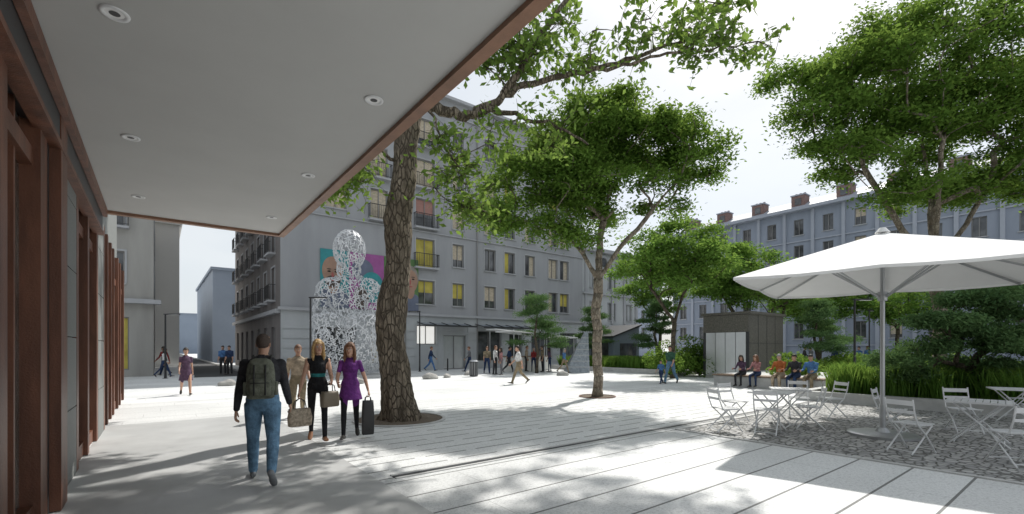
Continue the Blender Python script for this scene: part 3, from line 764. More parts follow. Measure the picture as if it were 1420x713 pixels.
for X, D, H_, w_, s_ in [(1.6, 30, 5.1, 3.3, 31), (6.4, 36, 4.9, 2.9, 32), (10.3, 33, 5.1, 3.1, 33), (17.8, 27, 4.4, 3.4, 34)]: pine(X, D, H_, w_, s_)
# cloud-pruned juniper on the right
lob = []
rg = np.random.default_rng(77)
for px_, z, r in [(-2.1, 1.35, .75), (-1.2, 1.7, .8), (-1.5, 2.35, .8), (-.3, 2.1, .9), (-.5, 2.95, .85), (.7, 2.6, 1.), (.6, 3.3, .8), (1.7, 2.9, .9), (1.2, 1.7, 1.), (2.4, 2.1, 1.), (0., 1.25, .9), (2.2, 3.5, .6), (3.3, 2.6, 1.), (2.7, 1.2, 1.0), (1.5, 1.0, .8), (-1.5, .95, .7), (.3, .85, .8), (.2, 1.75, .8)]:
    lob.append((px_, rg.uniform(-1.0, .5), z, r*.9, r*.8, .17, r))
tree("juniper_shrub", 12.7, 12.6, [[(0, 0, 0), (.1, 0, .5), (-.2, 0, 1.1), (.2, 0, 1.9), (.3, 0, 2.8)], [(-.2, 0, 1.1), (-1., 0, 1.3), (-1.6, 0, 1.5)], [(.2, 0, 1.5), (1.2, 0, 2), (2.2, 0, 2.4)]],
     lob, 360, 230, .12, .20, m_bark_dark, m_needle, tr=.13, flat=.5, seed=41, up=.5, asp=.3)
def shrub(X, D, r, h, n, seed):
    rng = np.random.default_rng(seed); e = empty("shrub", (*S(X, D), 0)); lob = rng.normal(size=(14, 3))*np.array([r*.45, r*.45, h*.18])+np.array([0, 0, h*.55])
    P = np.concatenate([l+(lambda g: g/np.linalg.norm(g, axis=1)[:, None]*rng.uniform(.75, 1.05, (n, 1)))(rng.normal(size=(n, 3)))*np.array([r*.42, r*.42, h*.36]) for l in lob]); P = P[P[:, 2] > .02]
    leaves("foliage", P, .13, m_leaf_mid, e, .6, .6, 0, rng)
    mb = MB()
    for l in lob: mb.tube([(0, 0, 0), tuple(l*.5), tuple(l)], [.03, .02, .008], m_bark_dark, 5)
    mb.make("stems", e)
for a in [(9.3, 27, 1.5, 1.5, 350, 1), (11.2, 27.5, 1.5, 1.9, 350, 2), (13.3, 28, 1.4, 1.3, 300, 3), (19, 26, 1.6, 1.2, 300, 4), (22.5, 28, 1.8, 1.3, 300, 5), (26, 29, 2, 1.4, 300, 6), (16, 30, 1.6, 1.4, 300, 7)]: shrub(*a)

def grass(name, poly_fn, n, h, wd, seed):
    rng = np.random.default_rng(seed); B = np.array([poly_fn(rng) for _ in range(n)]); hh = h*rng.uniform(.55, 1.2, n)
    a = rng.uniform(0, 2*np.pi, n); l = rng.uniform(.15, .75, n)*hh; dx = np.cos(a)*l; dy = np.sin(a)*l
    px_, py_ = -np.sin(a)*wd/2, np.cos(a)*wd/2; Q = []
    prof = [(0, 0, 1.), (.2, .45, .95), (.55, .85, .7), (1., .98, .12)]
    for (t0, z0, w0), (t1, z1, w1) in zip(prof[:-1], prof[1:]):
        q = np.stack([np.stack([B[:, 0]+dx*t0-px_*w0, B[:, 1]+dy*t0-py_*w0, B[:, 2]+hh*z0], 1), np.stack([B[:, 0]+dx*t0+px_*w0, B[:, 1]+dy*t0+py_*w0, B[:, 2]+hh*z0], 1),
                      np.stack([B[:, 0]+dx*t1+px_*w1, B[:, 1]+dy*t1+py_*w1, B[:, 2]+hh*z1], 1), np.stack([B[:, 0]+dx*t1-px_*w1, B[:, 1]+dy*t1-py_*w1, B[:, 2]+hh*z1], 1)], 1)
        Q.append(q)
    return fast_quads(name, np.concatenate(Q), m_grass)
def clump_fn(x0, x1, y0, y1, nc, sp, z):
    C = RNG.uniform(size=(nc, 2))*np.array([x1-x0, y1-y0])+np.array([x0, y0])
    def f(rng):
        c = C[rng.integers(nc)]; g = rng.normal(size=2)*sp
        return (min(max(c[0]+g[0], x0), x1), min(max(c[1]+g[1], y0), y1), z)
    return f
def planter(name, x0, x1, y0, y1, h=.3, w_=.28):
    e = empty(name); mb = MB()
    mb.box(x0+w_/2, (y0+y1)/2, h/2, w_, y1-y0, h, m_conc); mb.box(x1-w_/2, (y0+y1)/2, h/2, w_, y1-y0, h, m_conc)
    mb.box((x0+x1)/2, y0+w_/2, h/2, x1-x0-2*w_, w_, h, m_conc); mb.box((x0+x1)/2, y1-w_/2, h/2, x1-x0-2*w_, w_, h, m_conc)
    mb.make("kerb", e); mb = MB(); mb.box((x0+x1)/2, (y0+y1)/2, (h-.06)/2, x1-x0-2*w_, y1-y0-2*w_, h-.06, m_soil); mb.make("soil", e)
planter("planter", 16.2, 24.5, -12, 6.2)
grass("ornamental_grass", clump_fn(16.6, 19.0, -6, 5.8, 120, .18, .24), 16000, .85, .024, 1)
planter("planter", 24.6, 36, 15.8, 27)
grass("ornamental_grass", clump_fn(25, 29.5, 16.2, 26.5, 130, .3, .24), 9000, .75, .04, 2)
planter("planter", 32, 48, 2, 12)
grass("ornamental_grass", clump_fn(32.3, 35, 2.4, 11.6, 90, .3, .24), 5000, .7, .04, 3)

# ------------------------------------------------------------------ letter sculpture
def letters_sculpture():
    x, y = S(-9.45, 26.7); e = empty("letter_figure_sculpture", (x, y, 0), -ANG+math.radians(8))
    protos = []
    for ch in "ABEFHKLNRSTXYZ25&MG37":
        cu = bpy.data.curves.new("t", 'FONT'); cu.body = ch; cu.size = .46; cu.extrude = .02; cu.resolution_u = 2; cu.align_x = 'CENTER'; cu.align_y = 'CENTER'
        ob = bpy.data.objects.new("t", cu); scene.collection.objects.link(ob)
        bpy.context.view_layer.update(); dg = bpy.context.evaluated_depsgraph_get(); me = ob.evaluated_get(dg).to_mesh()
        vs = np.array([tuple(v.co) for v in me.vertices]); fs = [tuple(p.vertices) for p in me.polygons]
        if len(vs): protos.append((vs, fs))
        ob.evaluated_get(dg).to_mesh_clear(); bpy.data.objects.remove(ob); bpy.data.curves.remove(cu)
    E = [((0.05, 0, 7.3), (.88, 1.05, 1.15)), ((0, .1, 6.2), (.66, .65, .95)), ((0, .25, 4.6), (1.35, .85, 1.45)), ((-.95, .1, 5.0), (.85, .65, .7)), ((.95, .1, 5.0), (.85, .65, .7)),
         ((-1.45, -.05, 3.9), (.48, .55, 1.35)), ((1.45, -.05, 3.9), (.48, .55, 1.35)), ((-1.15, -.7, 3.1), (.75, .8, .5)), ((1.15, -.7, 3.1), (.75, .8, .5)), ((0, .3, 2.6), (1.65, 1.0, 1.9)), ((-.8, -1.0, 2.0), (.9, .75, 1.6)), ((.8, -1.0, 2.0), (.9, .75, 1.6)), ((0, -.1, .9), (1.85, 1.5, 1.0)), ((0.05, -.98, 7.1), (.2, .28, .35))]
    rng = np.random.default_rng(8); pts = []; nor = []
    EC = np.array([q[0] for q in E]); ER = np.array([q[1] for q in E])
    for i, (c, r) in enumerate(E):
        c = np.array(c); r = np.array(r); area = 4*math.pi*((r[0]*r[1])**1.6+(r[0]*r[2])**1.6+(r[1]*r[2])**1.6)**(1/1.6)/3**(1/1.6)
        cand = rng.normal(size=(int(area*60), 3)); cand /= np.linalg.norm(cand, axis=1)[:, None]
        for d in cand:
            p = c+d*r
            if p[2] < .1: continue
            q = (((p-EC)/ER)**2).sum(1); q[i] = 9
            if q.min() < .94: continue
            if pts and np.min(((np.array(pts)-p)**2).sum(1)) < .225**2: continue
            pts.append(p); n = d/r; nor.append(n/np.linalg.norm(n))
    V = []; F = []; o = 0
    for p, n in zip(pts, nor):
        vs, fs = protos[rng.integers(len(protos))]
        upv = np.array([0, 0, 1.]) if abs(n[2]) < .9 else np.array([0, 1., 0]); a = np.cross(upv, n); a /= np.linalg.norm(a); b_ = np.cross(n, a)
        t = rng.uniform(-.5, .5); a2 = a*math.cos(t)+b_*math.sin(t); b2 = np.cross(n, a2); s_ = rng.uniform(.8, 1.15)
        W = p+(vs[:, :1]*a2+vs[:, 1:2]*b2+vs[:, 2:3]*n)*s_
        V += W.tolist(); F += [tuple(o+k for k in f) for f in fs]; o += len(vs)
    me = bpy.data.meshes.new("letters"); me.from_pydata(V, [], F); me.materials.append(m_letter); me.update()
    ob = bpy.data.objects.new("letters", me); scene.collection.objects.link(ob); ob.parent = e
    mb = MB(); mb.box(0, -.1, .06, 4.2, 3.6, .12, m_conc); mb.make("plinth", e)
letters_sculpture()

# ------------------------------------------------------------------ parasol, chairs, tables
def parasol(X, D, rz):
    e = empty("parasol", (*S(X, D), 0), rz); h = 2.1; ze, za = 2.95, 3.84
    mb = MB(); G = 12
    for q in range(4):
        c, s_ = math.cos(q*math.pi/2), math.sin(q*math.pi/2)
        R_ = lambda a, b_, zz: (a*c-b_*s_, a*s_+b_*c, zz)
        for i in range(G):
            r0, r1 = .06+(h-.06)*i/G, .06+(h-.06)*(i+1)/G
            for j in range(8):
                t0, t1 = -1+j/4, -1+(j+1)/4
                f = lambda r, t: R_(r, r*t, za-(za-ze)*r/h-.035*math.sin(math.pi*abs(t))*(r/h))
                mb.poly([f(r0, t0), f(r1, t0), f(r1, t1), f(r0, t1)], m_fabric)
                if i == G-1:
                    a, b_ = f(r1, t0), f(r1, t1); mb.poly([a, (a[0], a[1], a[2]-.05), (b_[0], b_[1], b_[2]-.05), b_], m_fabric)
    mb.make("fabric", e)
    mb = MB(); mb.tube([(0, 0, .03), (0, 0, 3.9)], .038, m_steel, 14); mb.tube([(0, 0, .04), (0, 0, .6)], .05, m_steel, 14); mb.tube([(0, 0, 2.55), (0, 0, 2.72)], .075, m_steel, 14)
    mb.tube([(0, 0, 3.68), (0, 0, 3.8)], .09, m_white, 14); mb.tube([(0, 0, 3.84), (0, 0, 3.93)], [.12, .05], m_fabric, 14)
    mb.make("pole", e)
    mb = MB()
    for k in range(8):
        a = k*math.pi/4; r = h*(1.414 if k % 2 else 1)*.985; d = (math.cos(a), math.sin(a))
        mb.bar((d[0]*.08, d[1]*.08, 3.76), (d[0]*r, d[1]*r, ze-.04), .025, .035, m_steel)
        m_ = .46; mb.bar((d[0]*.07, d[1]*.07, 2.63), (d[0]*r*m_, d[1]*r*m_, 3.76+(ze-.04-3.76)*m_-.02), .02, .03, m_steel)
    mb.make("ribs", e)
    mb = MB(); N = 36; ring = lambda r, z: [(r*math.cos(2*math.pi*j/N), r*math.sin(2*math.pi*j/N), z) for j in range(N)]
    mb.loft([ring(.55, .004), ring(.55, .05), ring(.5, .07), ring(.12, .08), ring(.07, .16)], m_steel); mb.make("base", e)
parasol(7.0, 8.72, math.radians(13))
def chair(X, D, fx, fd):
    mb = MB(); r = .012; w_ = .2
    for s_ in (-1, 1):
        x = s_*w_
        mb.tube([(x, -.24, .01), (x, -.02, .30), (x, .17, .47), (x, .24, .66), (x, .28, .86)], r, m_white, 8)
        mb.tube([(x*.9, .27, .01), (x*.9, .02, .24), (x*.9, -.19, .44)], r, m_white, 8)
    mb.tube([(-w_, -.2, .06), (w_, -.2, .06)], .008, m_white, 6); mb.tube([(-w_*.9, .235, .05), (w_*.9, .235, .05)], .008, m_white, 6)
    for k in range(6): mb.box(0, -.19+k*.066, .455+.004*abs(k-2.5), .41, .048, .012, m_white)
    for s_ in (-1, 1): mb.box(s_*.17, -.02, .442, .02, .38, .012, m_white)
    mb.bar((-w_, .265, .80), (w_, .265, .80), .014, .075, m_white); mb.bar((-w_, .245, .66), (w_, .245, .66), .014, .045, m_white)
    mb.make("bistro_chair", loc=(*S(X, D), .006), rz=heading(fx, fd))
def table(X, D, rz, w_=.72):
    mb = MB(); n = 9
    for k in range(n): mb.box(0, -w_/2+(k+.5)*w_/n, .735, w_-.03, w_/n-.012, .014, m_white)
    for s_ in (-1, 1):
        mb.box(s_*(w_/2-.008), 0, .727, .016, w_, .03, m_white); mb.box(0, s_*(w_/2+.006), .727, w_+.016, .014, .03, m_white)
        x = s_*(w_/2-.08)
        mb.tube([(x, -w_/2+.04, .01), (x, w_/2-.08, .72)], .013, m_white, 8); mb.tube([(x*.88, w_/2-.04, .01), (x*.88, -w_/2+.08, .72)], .013, m_white, 8)
    for y_ in (-.3, .3): mb.tube([(-w_/2+.08, y_, .04), (w_/2-.08, y_, .04)], .009, m_white, 6)
    mb.make("bistro_table", loc=(*S(X, D), .006), rz=rz)
table(5.45, 9.7, .2); table(6.25, 10.4, .5); table(8.1, 8.0, .1, .8); table(11.3, 10.4, .3)
for c in [(4.25, 9.2, 1, .1), (4.95, 8.95, .6, .8), (5.0, 10.4, .4, -.9), (6.1, 9.5, -.9, .4), (7.6, 11.0, -1, -.1), (6.9, 11.1, -.4, -.8), (6.35, 7.35, .95, .3), (8.9, 9.1, -.3, -.9), (7.15, 6.55, .2, 1), (7.4, 9., .6, -.7), (11.0, 9.6, .2, 1), (12.1, 10.9, -.9, 0)]: chair(*c)

# ------------------------------------------------------------------ street furniture
def lamp(X, D, H_, rz=0., name="street_lamp"):
    mb = MB(); mb.tube([(0, 0, 0), (0, 0, .5), (0, 0, H_)], [.07, .05, .04], m_black, 10); mb.box(.35, 0, H_-.03, .8, .16, .06, m_black); mb.box(.45, 0, H_-.065, .5, .12, .012, m_lens)
    mb.tube([(0, 0, 0), (0, 0, .02)], .13, m_black, 12); mb.make(name, loc=(*S(X, D), 0), rz=rz)
lamp(-9.3, 21.3, 4.0, -ANG); lamp(-18.7, 24.9, 3.5, -ANG); lamp(-6.4, 32, 4.2, -ANG+3.14); lamp(15, 20.2, 3.8, -ANG)
lamp(-2, 38, 4.2, 0); lamp(24, 31, 4.2, 0)
for X, D in ((-18.0, 25.2), (-18.6, 26.3), (-4.6, 33)):
    mb = MB(); mb.tube([(0, 0, 0), (0, 0, .85), (0, 0, .9)], [.055, .05, .02], m_black, 10); mb.make("bollard", loc=(*S(X, D), 0))
mb = MB(); mb.tube([(0, 0, .03), (0, 0, .85)], .24, m_dark, 16); mb.tube([(0, 0, .86), (0, 0, .95)], [.27, .2], m_steel, 16)
for k in range(16): mb.box(.25*math.cos(k*.3927), .25*math.sin(k*.3927), .45, .02, .02, .74, m_steel, k*.3927)
mb.make("litter_bin", loc=(*S(-2.2, 26.5), 0))
for i, (X, D, r) in enumerate([(-4.3, 24.5, .45), (-2.6, 28, .4), (-7.2, 21.5, .4), (-12.5, 20.2, .35), (-3.6, 25.6, .3), (-5.2, 21.8, .22), (3.0, 27.5, .4), (-10.6, 21.2, .3), (-8.4, 19.8, .22)]):
    mb = MB(); mb.ball((0, 0, r*.25), (r, r*.7, r*.5), m_rock, 18, 12)
    mb.v = [tuple(Vector(v)*(1+.35*mn.noise(Vector(v)*2.2/r*.5+Vector((i*7, 0, 0))))) for v in mb.v]; mb.make("boulder", loc=(*S(X, D), 0), rz=i, smooth=True)
e = empty("long_bench"); mb = MB(); mb.box(19.75, 8.6, .22, .7, 4.2, .44, m_conc); mb.make("plinth", e); mb = MB()
for k in range(5): mb.box(19.42+k*.165, 8.6, .485, .14, 4.3, .05, m_wood)
mb.make("seat", e)
mb = MB(); mb.box(22.6, 8.6, .25, 4.6, 4.4, .5, m_conc); mb.make("raised_platform", None)
shrub(12.4, 20.2, 1.2, 1.4, 250, 12)

# ------------------------------------------------------------------ people
cm = {}
def C(n, col):
    if n not in cm: cm[n] = cloth("cloth_"+n, col)
    return cm[n]
black = C("black", (.02, .02, .022)); charcoal = C("charcoal", (.04, .04, .045)); jeans = C("denim", (.15, .27, .40)); purple = C("purple", (.14, .035, .19)); beige = C("beige", (.42, .34, .25))
whitec = C("white", (.65, .65, .64)); navy = C("navy", (.03, .05, .11)); blue = C("blue", (.08, .18, .38)); red = C("red", (.28, .04, .04)); orange = C("orange", (.38, .12, .04)); khaki = C("khaki", (.26, .21, .14)); teal = C("teal", (.03, .18, .18)); greenc = C("green", (.05, .12, .08)); grey = C("grey", (.18, .18, .19)); pinkc = C("pink", (.4, .2, .2)); mauve = C("mauve", (.10, .06, .10))
m_shoe = M("shoe_leather", (.03, .025, .02), .4, .1); m_shoe_g = M("shoe_grey", (.2, .21, .22), .6, .1); m_shoe_b = M("shoe_tan", (.3, .14, .07), .5, .1)
hair_d = M("hair_dark", (.025, .018, .012), .6, .4, 30, .5, 90); hair_b = M("hair_blonde", (.45, .28, .11), .5, .35, 25, .5, 90); hair_r = M("hair_auburn", (.17, .075, .035), .5, .35, 25, .5, 90); hair_z = M("hair_buzz", (.07, .05, .04), .8, .3, 60); hair_g = M("hair_grey", (.3, .29, .28), .7, .2, 30)
m_pack = cloth("backpack_canvas", (.15, .16, .125)); m_strap = M("strap", (.03, .03, .03), .7)

WALK_A = dict(L=(24, 6, 2, -14), R=(-20, 26, 2, 38), aL=(-22, 14, 6, 0), aR=(22, 22, 6, 0))
WALK_B = dict(L=(-20, 26, 2, 38), R=(24, 6, 2, -14), aL=(22, 22, 6, 0), aR=(-22, 14, 6, 0))
STAND = dict(L=(2, 3, 4, 0), R=(-2, 3, 4, 0), aL=(3, 14, 6, 0), aR=(0, 12, 6, 0))
SIT = dict(L=(84, 84, 4, 0), R=(80, 88, 4, 0), aL=(38, 45, 8, -12), aR=(34, 52, 8, -12), lean=10, sit=.51)
def human(name, X, D, face, H=1.75, fem=False, pose=STAND, torso=grey, legs=navy, arms=None, hands=m_skin, sleeve=4, shoe=m_shoe, hair=hair_d, hl='short', skirt=None, skirt_len=.3, vox=.016, yaw=0., loose=1.0, pz=0., heel=0., band=None, pitch=0.):
    s = H/1.75; arms = arms or torso; R = math.radians
    lean = R(pose.get('lean', 2)); U = Vector((0, -math.sin(lean), math.cos(lean))); Fw = Vector((0, -math.cos(lean), -math.sin(lean))); Xv = Vector((1, 0, 0))
    prims = []; mb = MB(); fing = MB()
    def cap(lbl, p, q, r): prims.append((lbl, np.array(p), np.array(q), r))
    def seg(p, q, r0, r1, n=12, bulge=0.):
        p = Vector(p); q = Vector(q); d = (q-p)
        pts = [p-d.normalized()*r0*.5, p, p.lerp(q, .3), p.lerp(q, .65), q, q+d.normalized()*r1*.5]
        mb.tube(pts, [r0*.6, r0, (r0*.7+r1*.3)*(1+bulge), (r0*.35+r1*.65)*(1+bulge*.5), r1, r1*.6], m_skin, n)
    legd = {}
    zmin = 1e9
    for side, key in ((1, 'L'), (-1, 'R')):
        a, k, ab, fp = pose[key]; a, k, ab, fp = R(a), R(k), R(ab), R(fp)
        hip = Vector((side*.092*s, 0, -.035*s)); d1 = Vector((side*math.sin(ab), -math.sin(a)*math.cos(ab), -math.cos(a)*math.cos(ab)))
        knee = hip+d1*.425*s; b_ = a-k; d2 = Vector((side*math.sin(ab)*.3, -math.sin(b_), -math.cos(b_))).normalized(); ank = knee+d2*.41*s
        fd = Vector((side*.12, -math.cos(fp), -math.sin(fp))).normalized(); fu = Vector((0, -math.sin(fp), math.cos(fp)))
        heelp = ank-fd*.055*s-fu*.075*s; toep = ank+fd*.185*s-fu*.078*s
        zmin = min(zmin, heelp.z, toep.z); legd[key] = (hip, knee, ank, fd, fu)
    zp = -zmin+.004 if 'sit' not in pose else pose['sit']+.115*s
    P = Vector((0, 0, zp))
    if fem: prof = [(-.12, .085, .075, 0), (-.05, .155, .11, .012), (.02, .168, .118, .012), (.08, .15, .10, .0), (.155, .118, .088, -.004), (.24, .128, .095, -.004), (.32, .145, .118, -.02), (.38, .145, .105, -.01), (.445, .13, .078, 0), (.49, .085, .06, .01), (.53, .045, .045, .01)]; shw = .165
    else: prof = [(-.12, .09, .08, 0), (-.05, .155, .11, .01), (.02, .163, .118, .01), (.08, .152, .11, 0), (.155, .145, .105, 0), (.24, .155, .112, 0), (.33, .178, .122, -.005), (.40, .182, .115, 0), (.455, .165, .088, .005), (.495, .11, .068, .012), (.535, .052, .052, .01)]; shw = .195
    lo = loose
    mb.ell_loft([(P+U*h*s-Fw*yo*s, Xv*rx*s*lo, Fw*ry*s*lo) for h, rx, ry, yo in prof], m_skin, 20)
    cap('hip', P+U*-.08*s, P+U*.055*s, .13*s); cap('torso', P+U*.09*s, P+U*.26*s, .125*s); cap('band' if band else 'torso', P+U*.17*s, P+U*.2*s, .126*s if band else .1)
    cap('torso', P+U*.30*s, P+U*.40*s, .13*s); cap('torso', P+U*.43*s+Xv*.1*s, P+U*.43*s-Xv*.1*s, .085*s)
    nb = P+U*.50*s+Fw*-.008*s; hy = R(yaw); hp = R(pitch)
    Hc = P+U*.665*s+Fw*.028*s
    seg(nb-U*.03*s, Hc-U*.06*s+Fw*-.015*s, .058*s if not fem else .048*s, .05*s if not fem else .043*s); cap('neck', nb+U*.035*s, Hc-U*.1*s, .045*s)
    hF = (Fw*math.cos(hy)+Xv*math.sin(hy)); hF = (hF*math.cos(hp)-U*math.sin(hp)).normalized(); hX = hF.cross(U).normalized()*-1; hU = hF.cross(hX).normalized()
    if hU.dot(U) < 0: hU = -hU
    HP = lambda x, y, z: Hc+(hX*x+hF*(-y)+hU*z)*s
    hs = [(-.118, .022, .026, -.062), (-.105, .040, .045, -.050), (-.075, .055, .07, -.025), (-.03, .066, .088, -.006), (.01, .073, .096, 0), (.05, .075, .098, .004), (.085, .065, .085, .006), (.11, .043, .057, .006), (.122, .016, .022, .006)]
    mb.ell_loft([(HP(0, yo, z), hX*rx*s, hF*ry*s) for z, rx, ry, yo in hs], m_skin, 20)
    cap('head', HP(0, -.01, -.05), HP(0, 0, .05), .08*s)
    lk = lo*(1.0 if fem else 1.08)
    for side, key in ((1, 'L'), (-1, 'R')):
        hip, knee, ank, fd, fu = [q for q in legd[key]]; hip = hip+P; knee = knee+P; ank = ank+P
        t = .88 if fem else 1.
        seg(hip, knee, .088*s*t*lk, .058*s*t*lk, 14, .03); seg(knee, ank, .057*s*t*lk, (.036 if fem else .05)*s, 14, .07)
        m1 = hip.lerp(knee, .5); m2 = knee.lerp(ank, .55)
        cap('thigh', hip, m1, .08*s); cap('thigh2', m1, knee, .062*s); cap('shin', knee, m2, .052*s); cap('shin2', m2, ank, .042*s)
        fx = fd.cross(fu).normalized()
        secs = [(-.075, -.045, .02, .025), (-.06, -.04, .033, .036), (-.02, -.03, .036, .045), (.04, -.035, .036, .04), (.10, -.05, .042, .028), (.15, -.06, .042, .02), (.19, -.065, .03, .014), (.205, -.066, .012, .008)]
        mb.ell_loft([(ank+fd*f*s+fu*u_*s, fx*w1*s, fu*h1*s) for f, u_, w1, h1 in secs], m_skin, 14)
        seg(ank, ank-fu*.035*s, .036*s, .034*s); cap('foot', ank-fd*.03*s-fu*.045*s, ank+fd*.16*s-fu*.06*s, .035*s)
        a, fl, ab, inn = pose['a'+key]; a, fl, ab, inn = R(a), R(fl), R(ab), R(inn)
        sh = P+U*.425*s+Xv*side*shw*.93*s
        d1 = (Vector((side*math.sin(ab), -math.sin(a)*math.cos(ab), -math.cos(a)*math.cos(ab)))).normalized(); el = sh+d1*.285*s
        b_ = a+fl; d2 = Vector((side*math.sin(ab+inn), -math.sin(b_)*math.cos(ab+inn), -math.cos(b_)*math.cos(ab+inn))).normalized(); wr = el+d2*.25*s
        t = .8 if fem else 1.; t2 = t*(lo if sleeve >= 2 else 1)
        mb.ball(sh, .062*s*t2, m_skin, 12, 8); seg(sh, el, .055*s*t2, .042*s*t2, 12, .05); seg(el, wr, .043*s*t2, .028*s*(1.2 if sleeve >= 4 else 1)*t, 12, .06)
        m1 = sh.lerp(el, .55); m2 = el.lerp(wr, .5)
        cap('a1', sh, m1, .052*s); cap('a2', m1, el, .045*s); cap('a3', el, m2, .04*s); cap('a4', m2, wr-d2*.01*s, .033*s)
        pn = Vector((-side, 0, 0)); pn = (pn-d2*pn.dot(d2)).normalized(); lat = d2.cross(pn).normalized()
        if lat.dot(Vector((0, -1, 0))) < 0 and abs(d2.y) < .9: lat = -lat
        elif abs(d2.y) >= .9 and lat.z < 0: lat = -lat
        secs = [(-.01, .022, .02), (.02, .030, .017), (.055, .040, .016), (.085, .041, .014), (.10, .036, .010)]
        mb.ell_loft([(wr+d2*f*s, lat*w1*s, pn*h1*s) for f, w1, h1 in secs], m_skin, 12); cap('hand', wr+d2*.02*s, wr+d2*.12*s, .03*s)
        curl = R(pose.get('curl'+key, 28))
        for k, (off, ln_) in enumerate(((.030, .072), (.010, .080), (-.010, .074), (-.029, .058))):
            p = wr+d2*.088*s+lat*off*s; pts = [p-d2*.02*s, p]; ang = curl*.5
            for f_ in (.42, .33, .27):
                dd = d2*math.cos(ang)+pn*math.sin(ang); p = p+dd*ln_*f_*s; pts.append(p); ang += curl
            fing.tube(pts, [.008*s, .0092*s, .0085*s, .0078*s, .006*s], hands, 7)
        p = wr+d2*.03*s+lat*.026*s; dd = (d2*.75+lat*.6+pn*.25).normalized(); dd2 = (d2*.93+lat*.15+pn*.35).normalized()
        fing.tube([p-lat*.01*s, p+dd*.035*s, p+dd*.035*s+dd2*.03*s, p+dd*.035*s+dd2*.05*s], [.012*s, .0105*s, .009*s, .0065*s], hands, 7)
        if key == 'L': gripL = wr+d2*.105*s+pn*.03*s
        else: gripR = wr+d2*.105*s+pn*.03*s
    if skirt:
        h0 = -skirt_len; n_ = 6
        secs = []
        for i in range(n_+1):
            f = i/n_; h = .12+(h0-.12)*f; secs.append((P+U*(h*s if h > 0 else 0)+Vector((0, 0, min(h, 0)*s)), Xv*(.125+.09*f)*s, Vector((0, 1, 0))*(.095+.09*f)*s))
        mb.ell_loft(secs, m_skin, 24); cap('skirt', P+U*.1*s, P+Vector((0, 0, (h0+.02)*s)), .19*s)
    tmp = mb.make("tmp"); md = tmp.modifiers.new("r", 'REMESH'); md.mode = 'VOXEL'; md.voxel_size = vox; md.use_smooth_shade = True
    m2_ = tmp.modifiers.new("s", 'SMOOTH'); m2_.factor = .5; m2_.iterations = 3 if vox < .012 else 2
    bpy.context.view_layer.update(); dg = bpy.context.evaluated_depsgraph_get(); ev = tmp.evaluated_get(dg); me = bpy.data.meshes.new_from_object(ev)
    bpy.data.objects.remove(tmp)
    nv = len(me.polygons); ctr = np.zeros(nv*3); me.polygons.foreach_get("center", ctr); ctr = ctr.reshape(-1, 3)
    best = np.full(nv, 1e9); lab = np.zeros(nv, int)
    for i, (l, p, q, r) in enumerate(prims):
        d = q-p; L2 = (d*d).sum()+1e-9; t = np.clip(((ctr-p)@d)/L2, 0, 1); dist = np.linalg.norm(ctr-(p+t[:, None]*d), axis=1)-r
        u_ = dist < best; best[u_] = dist[u_]; lab[u_] = i
    lg = legs or m_skin; sm = [m_skin]*4
    for i in range(4): sm[i] = arms if i < sleeve else m_skin
    tab = dict(hip=lg if not skirt else skirt, torso=torso, band=band or torso, neck=m_skin, head=m_skin, thigh=lg, thigh2=lg, shin=lg, shin2=lg, foot=shoe, a1=sm[0], a2=sm[1], a3=sm[2], a4=sm[3], hand=hands, skirt=skirt or lg)
    mats = []; idx = []
    for l, *_ in prims:
        m_ = tab[l]
        if m_ not in mats: mats.append(m_)
        idx.append(mats.index(m_))
    me.materials.clear()
    for m_ in mats: me.materials.append(m_)
    me.polygons.foreach_set("material_index", np.array(idx)[lab].astype(np.int32)); me.polygons.foreach_set("use_smooth", [True]*nv); me.update()
    bx, by = S(X, D); e = empty(name, (bx, by, pz), heading(*face))
    ob = bpy.data.objects.new("body", me); scene.collection.objects.link(ob); ob.parent = e; me.name = "body"
    fing.make("fingers", e, True)
    fb = MB()
    fb.tube([HP(0, -.088, .012), HP(0, -.104, -.012), HP(0, -.116, -.034), HP(0, -.100, -.043)], [.006*s, .0085*s, .0125*s, .008*s], m_skin, 8)
    for sd in (-1, 1):
        c = HP(sd*.030, -.0835, .004); fb.ball(c, .0125*s, m_eye, 10, 7); c2 = HP(sd*.030, -.0925, .004); fb.ball(c2, .0068*s, m_iris, 8, 6)
        fb.tube([HP(sd*.014, -.098, .024), HP(sd*.032, -.097, .029), HP(sd*.048, -.083, .023)], [.003*s, .004*s, .002*s], hair, 5)
        fb.ell_loft([(HP(sd*(.070+.004*k), .006+.004*k, 0)+hU*(-.008)*s, hF*(.010+.006*(k == 1))*s, hU*(.022+.008*(k == 1))*s) for k in range(3)], m_skin, 10)
    fb.tube([HP(-.024, -.083, -.062), HP(-.010, -.093, -.060), HP(.010, -.093, -.060), HP(.024, -.083, -.062)], [.002*s, .006*s, .006*s, .002*s], m_lip, 6)
    fb.make("face", e, True)
    hb = MB()
    big = 1.0 if hl == 'buzz' else (1.06 if hl == 'short' else 1.12)
    nu, nv_ = 20, 14; V0 = []
    for a in range(nv_+1):
        th = math.pi*a/nv_
        for j in range(nu):
            ph = 2*math.pi*j/nu; V0.append((.0775*big*math.sin(th)*math.cos(ph), .008+.1*big*math.sin(th)*math.sin(ph), .028+.1*big*math.cos(th)))
    k = hb.mi(hair); hb.v = [tuple(HP(*v)) for v in V0]
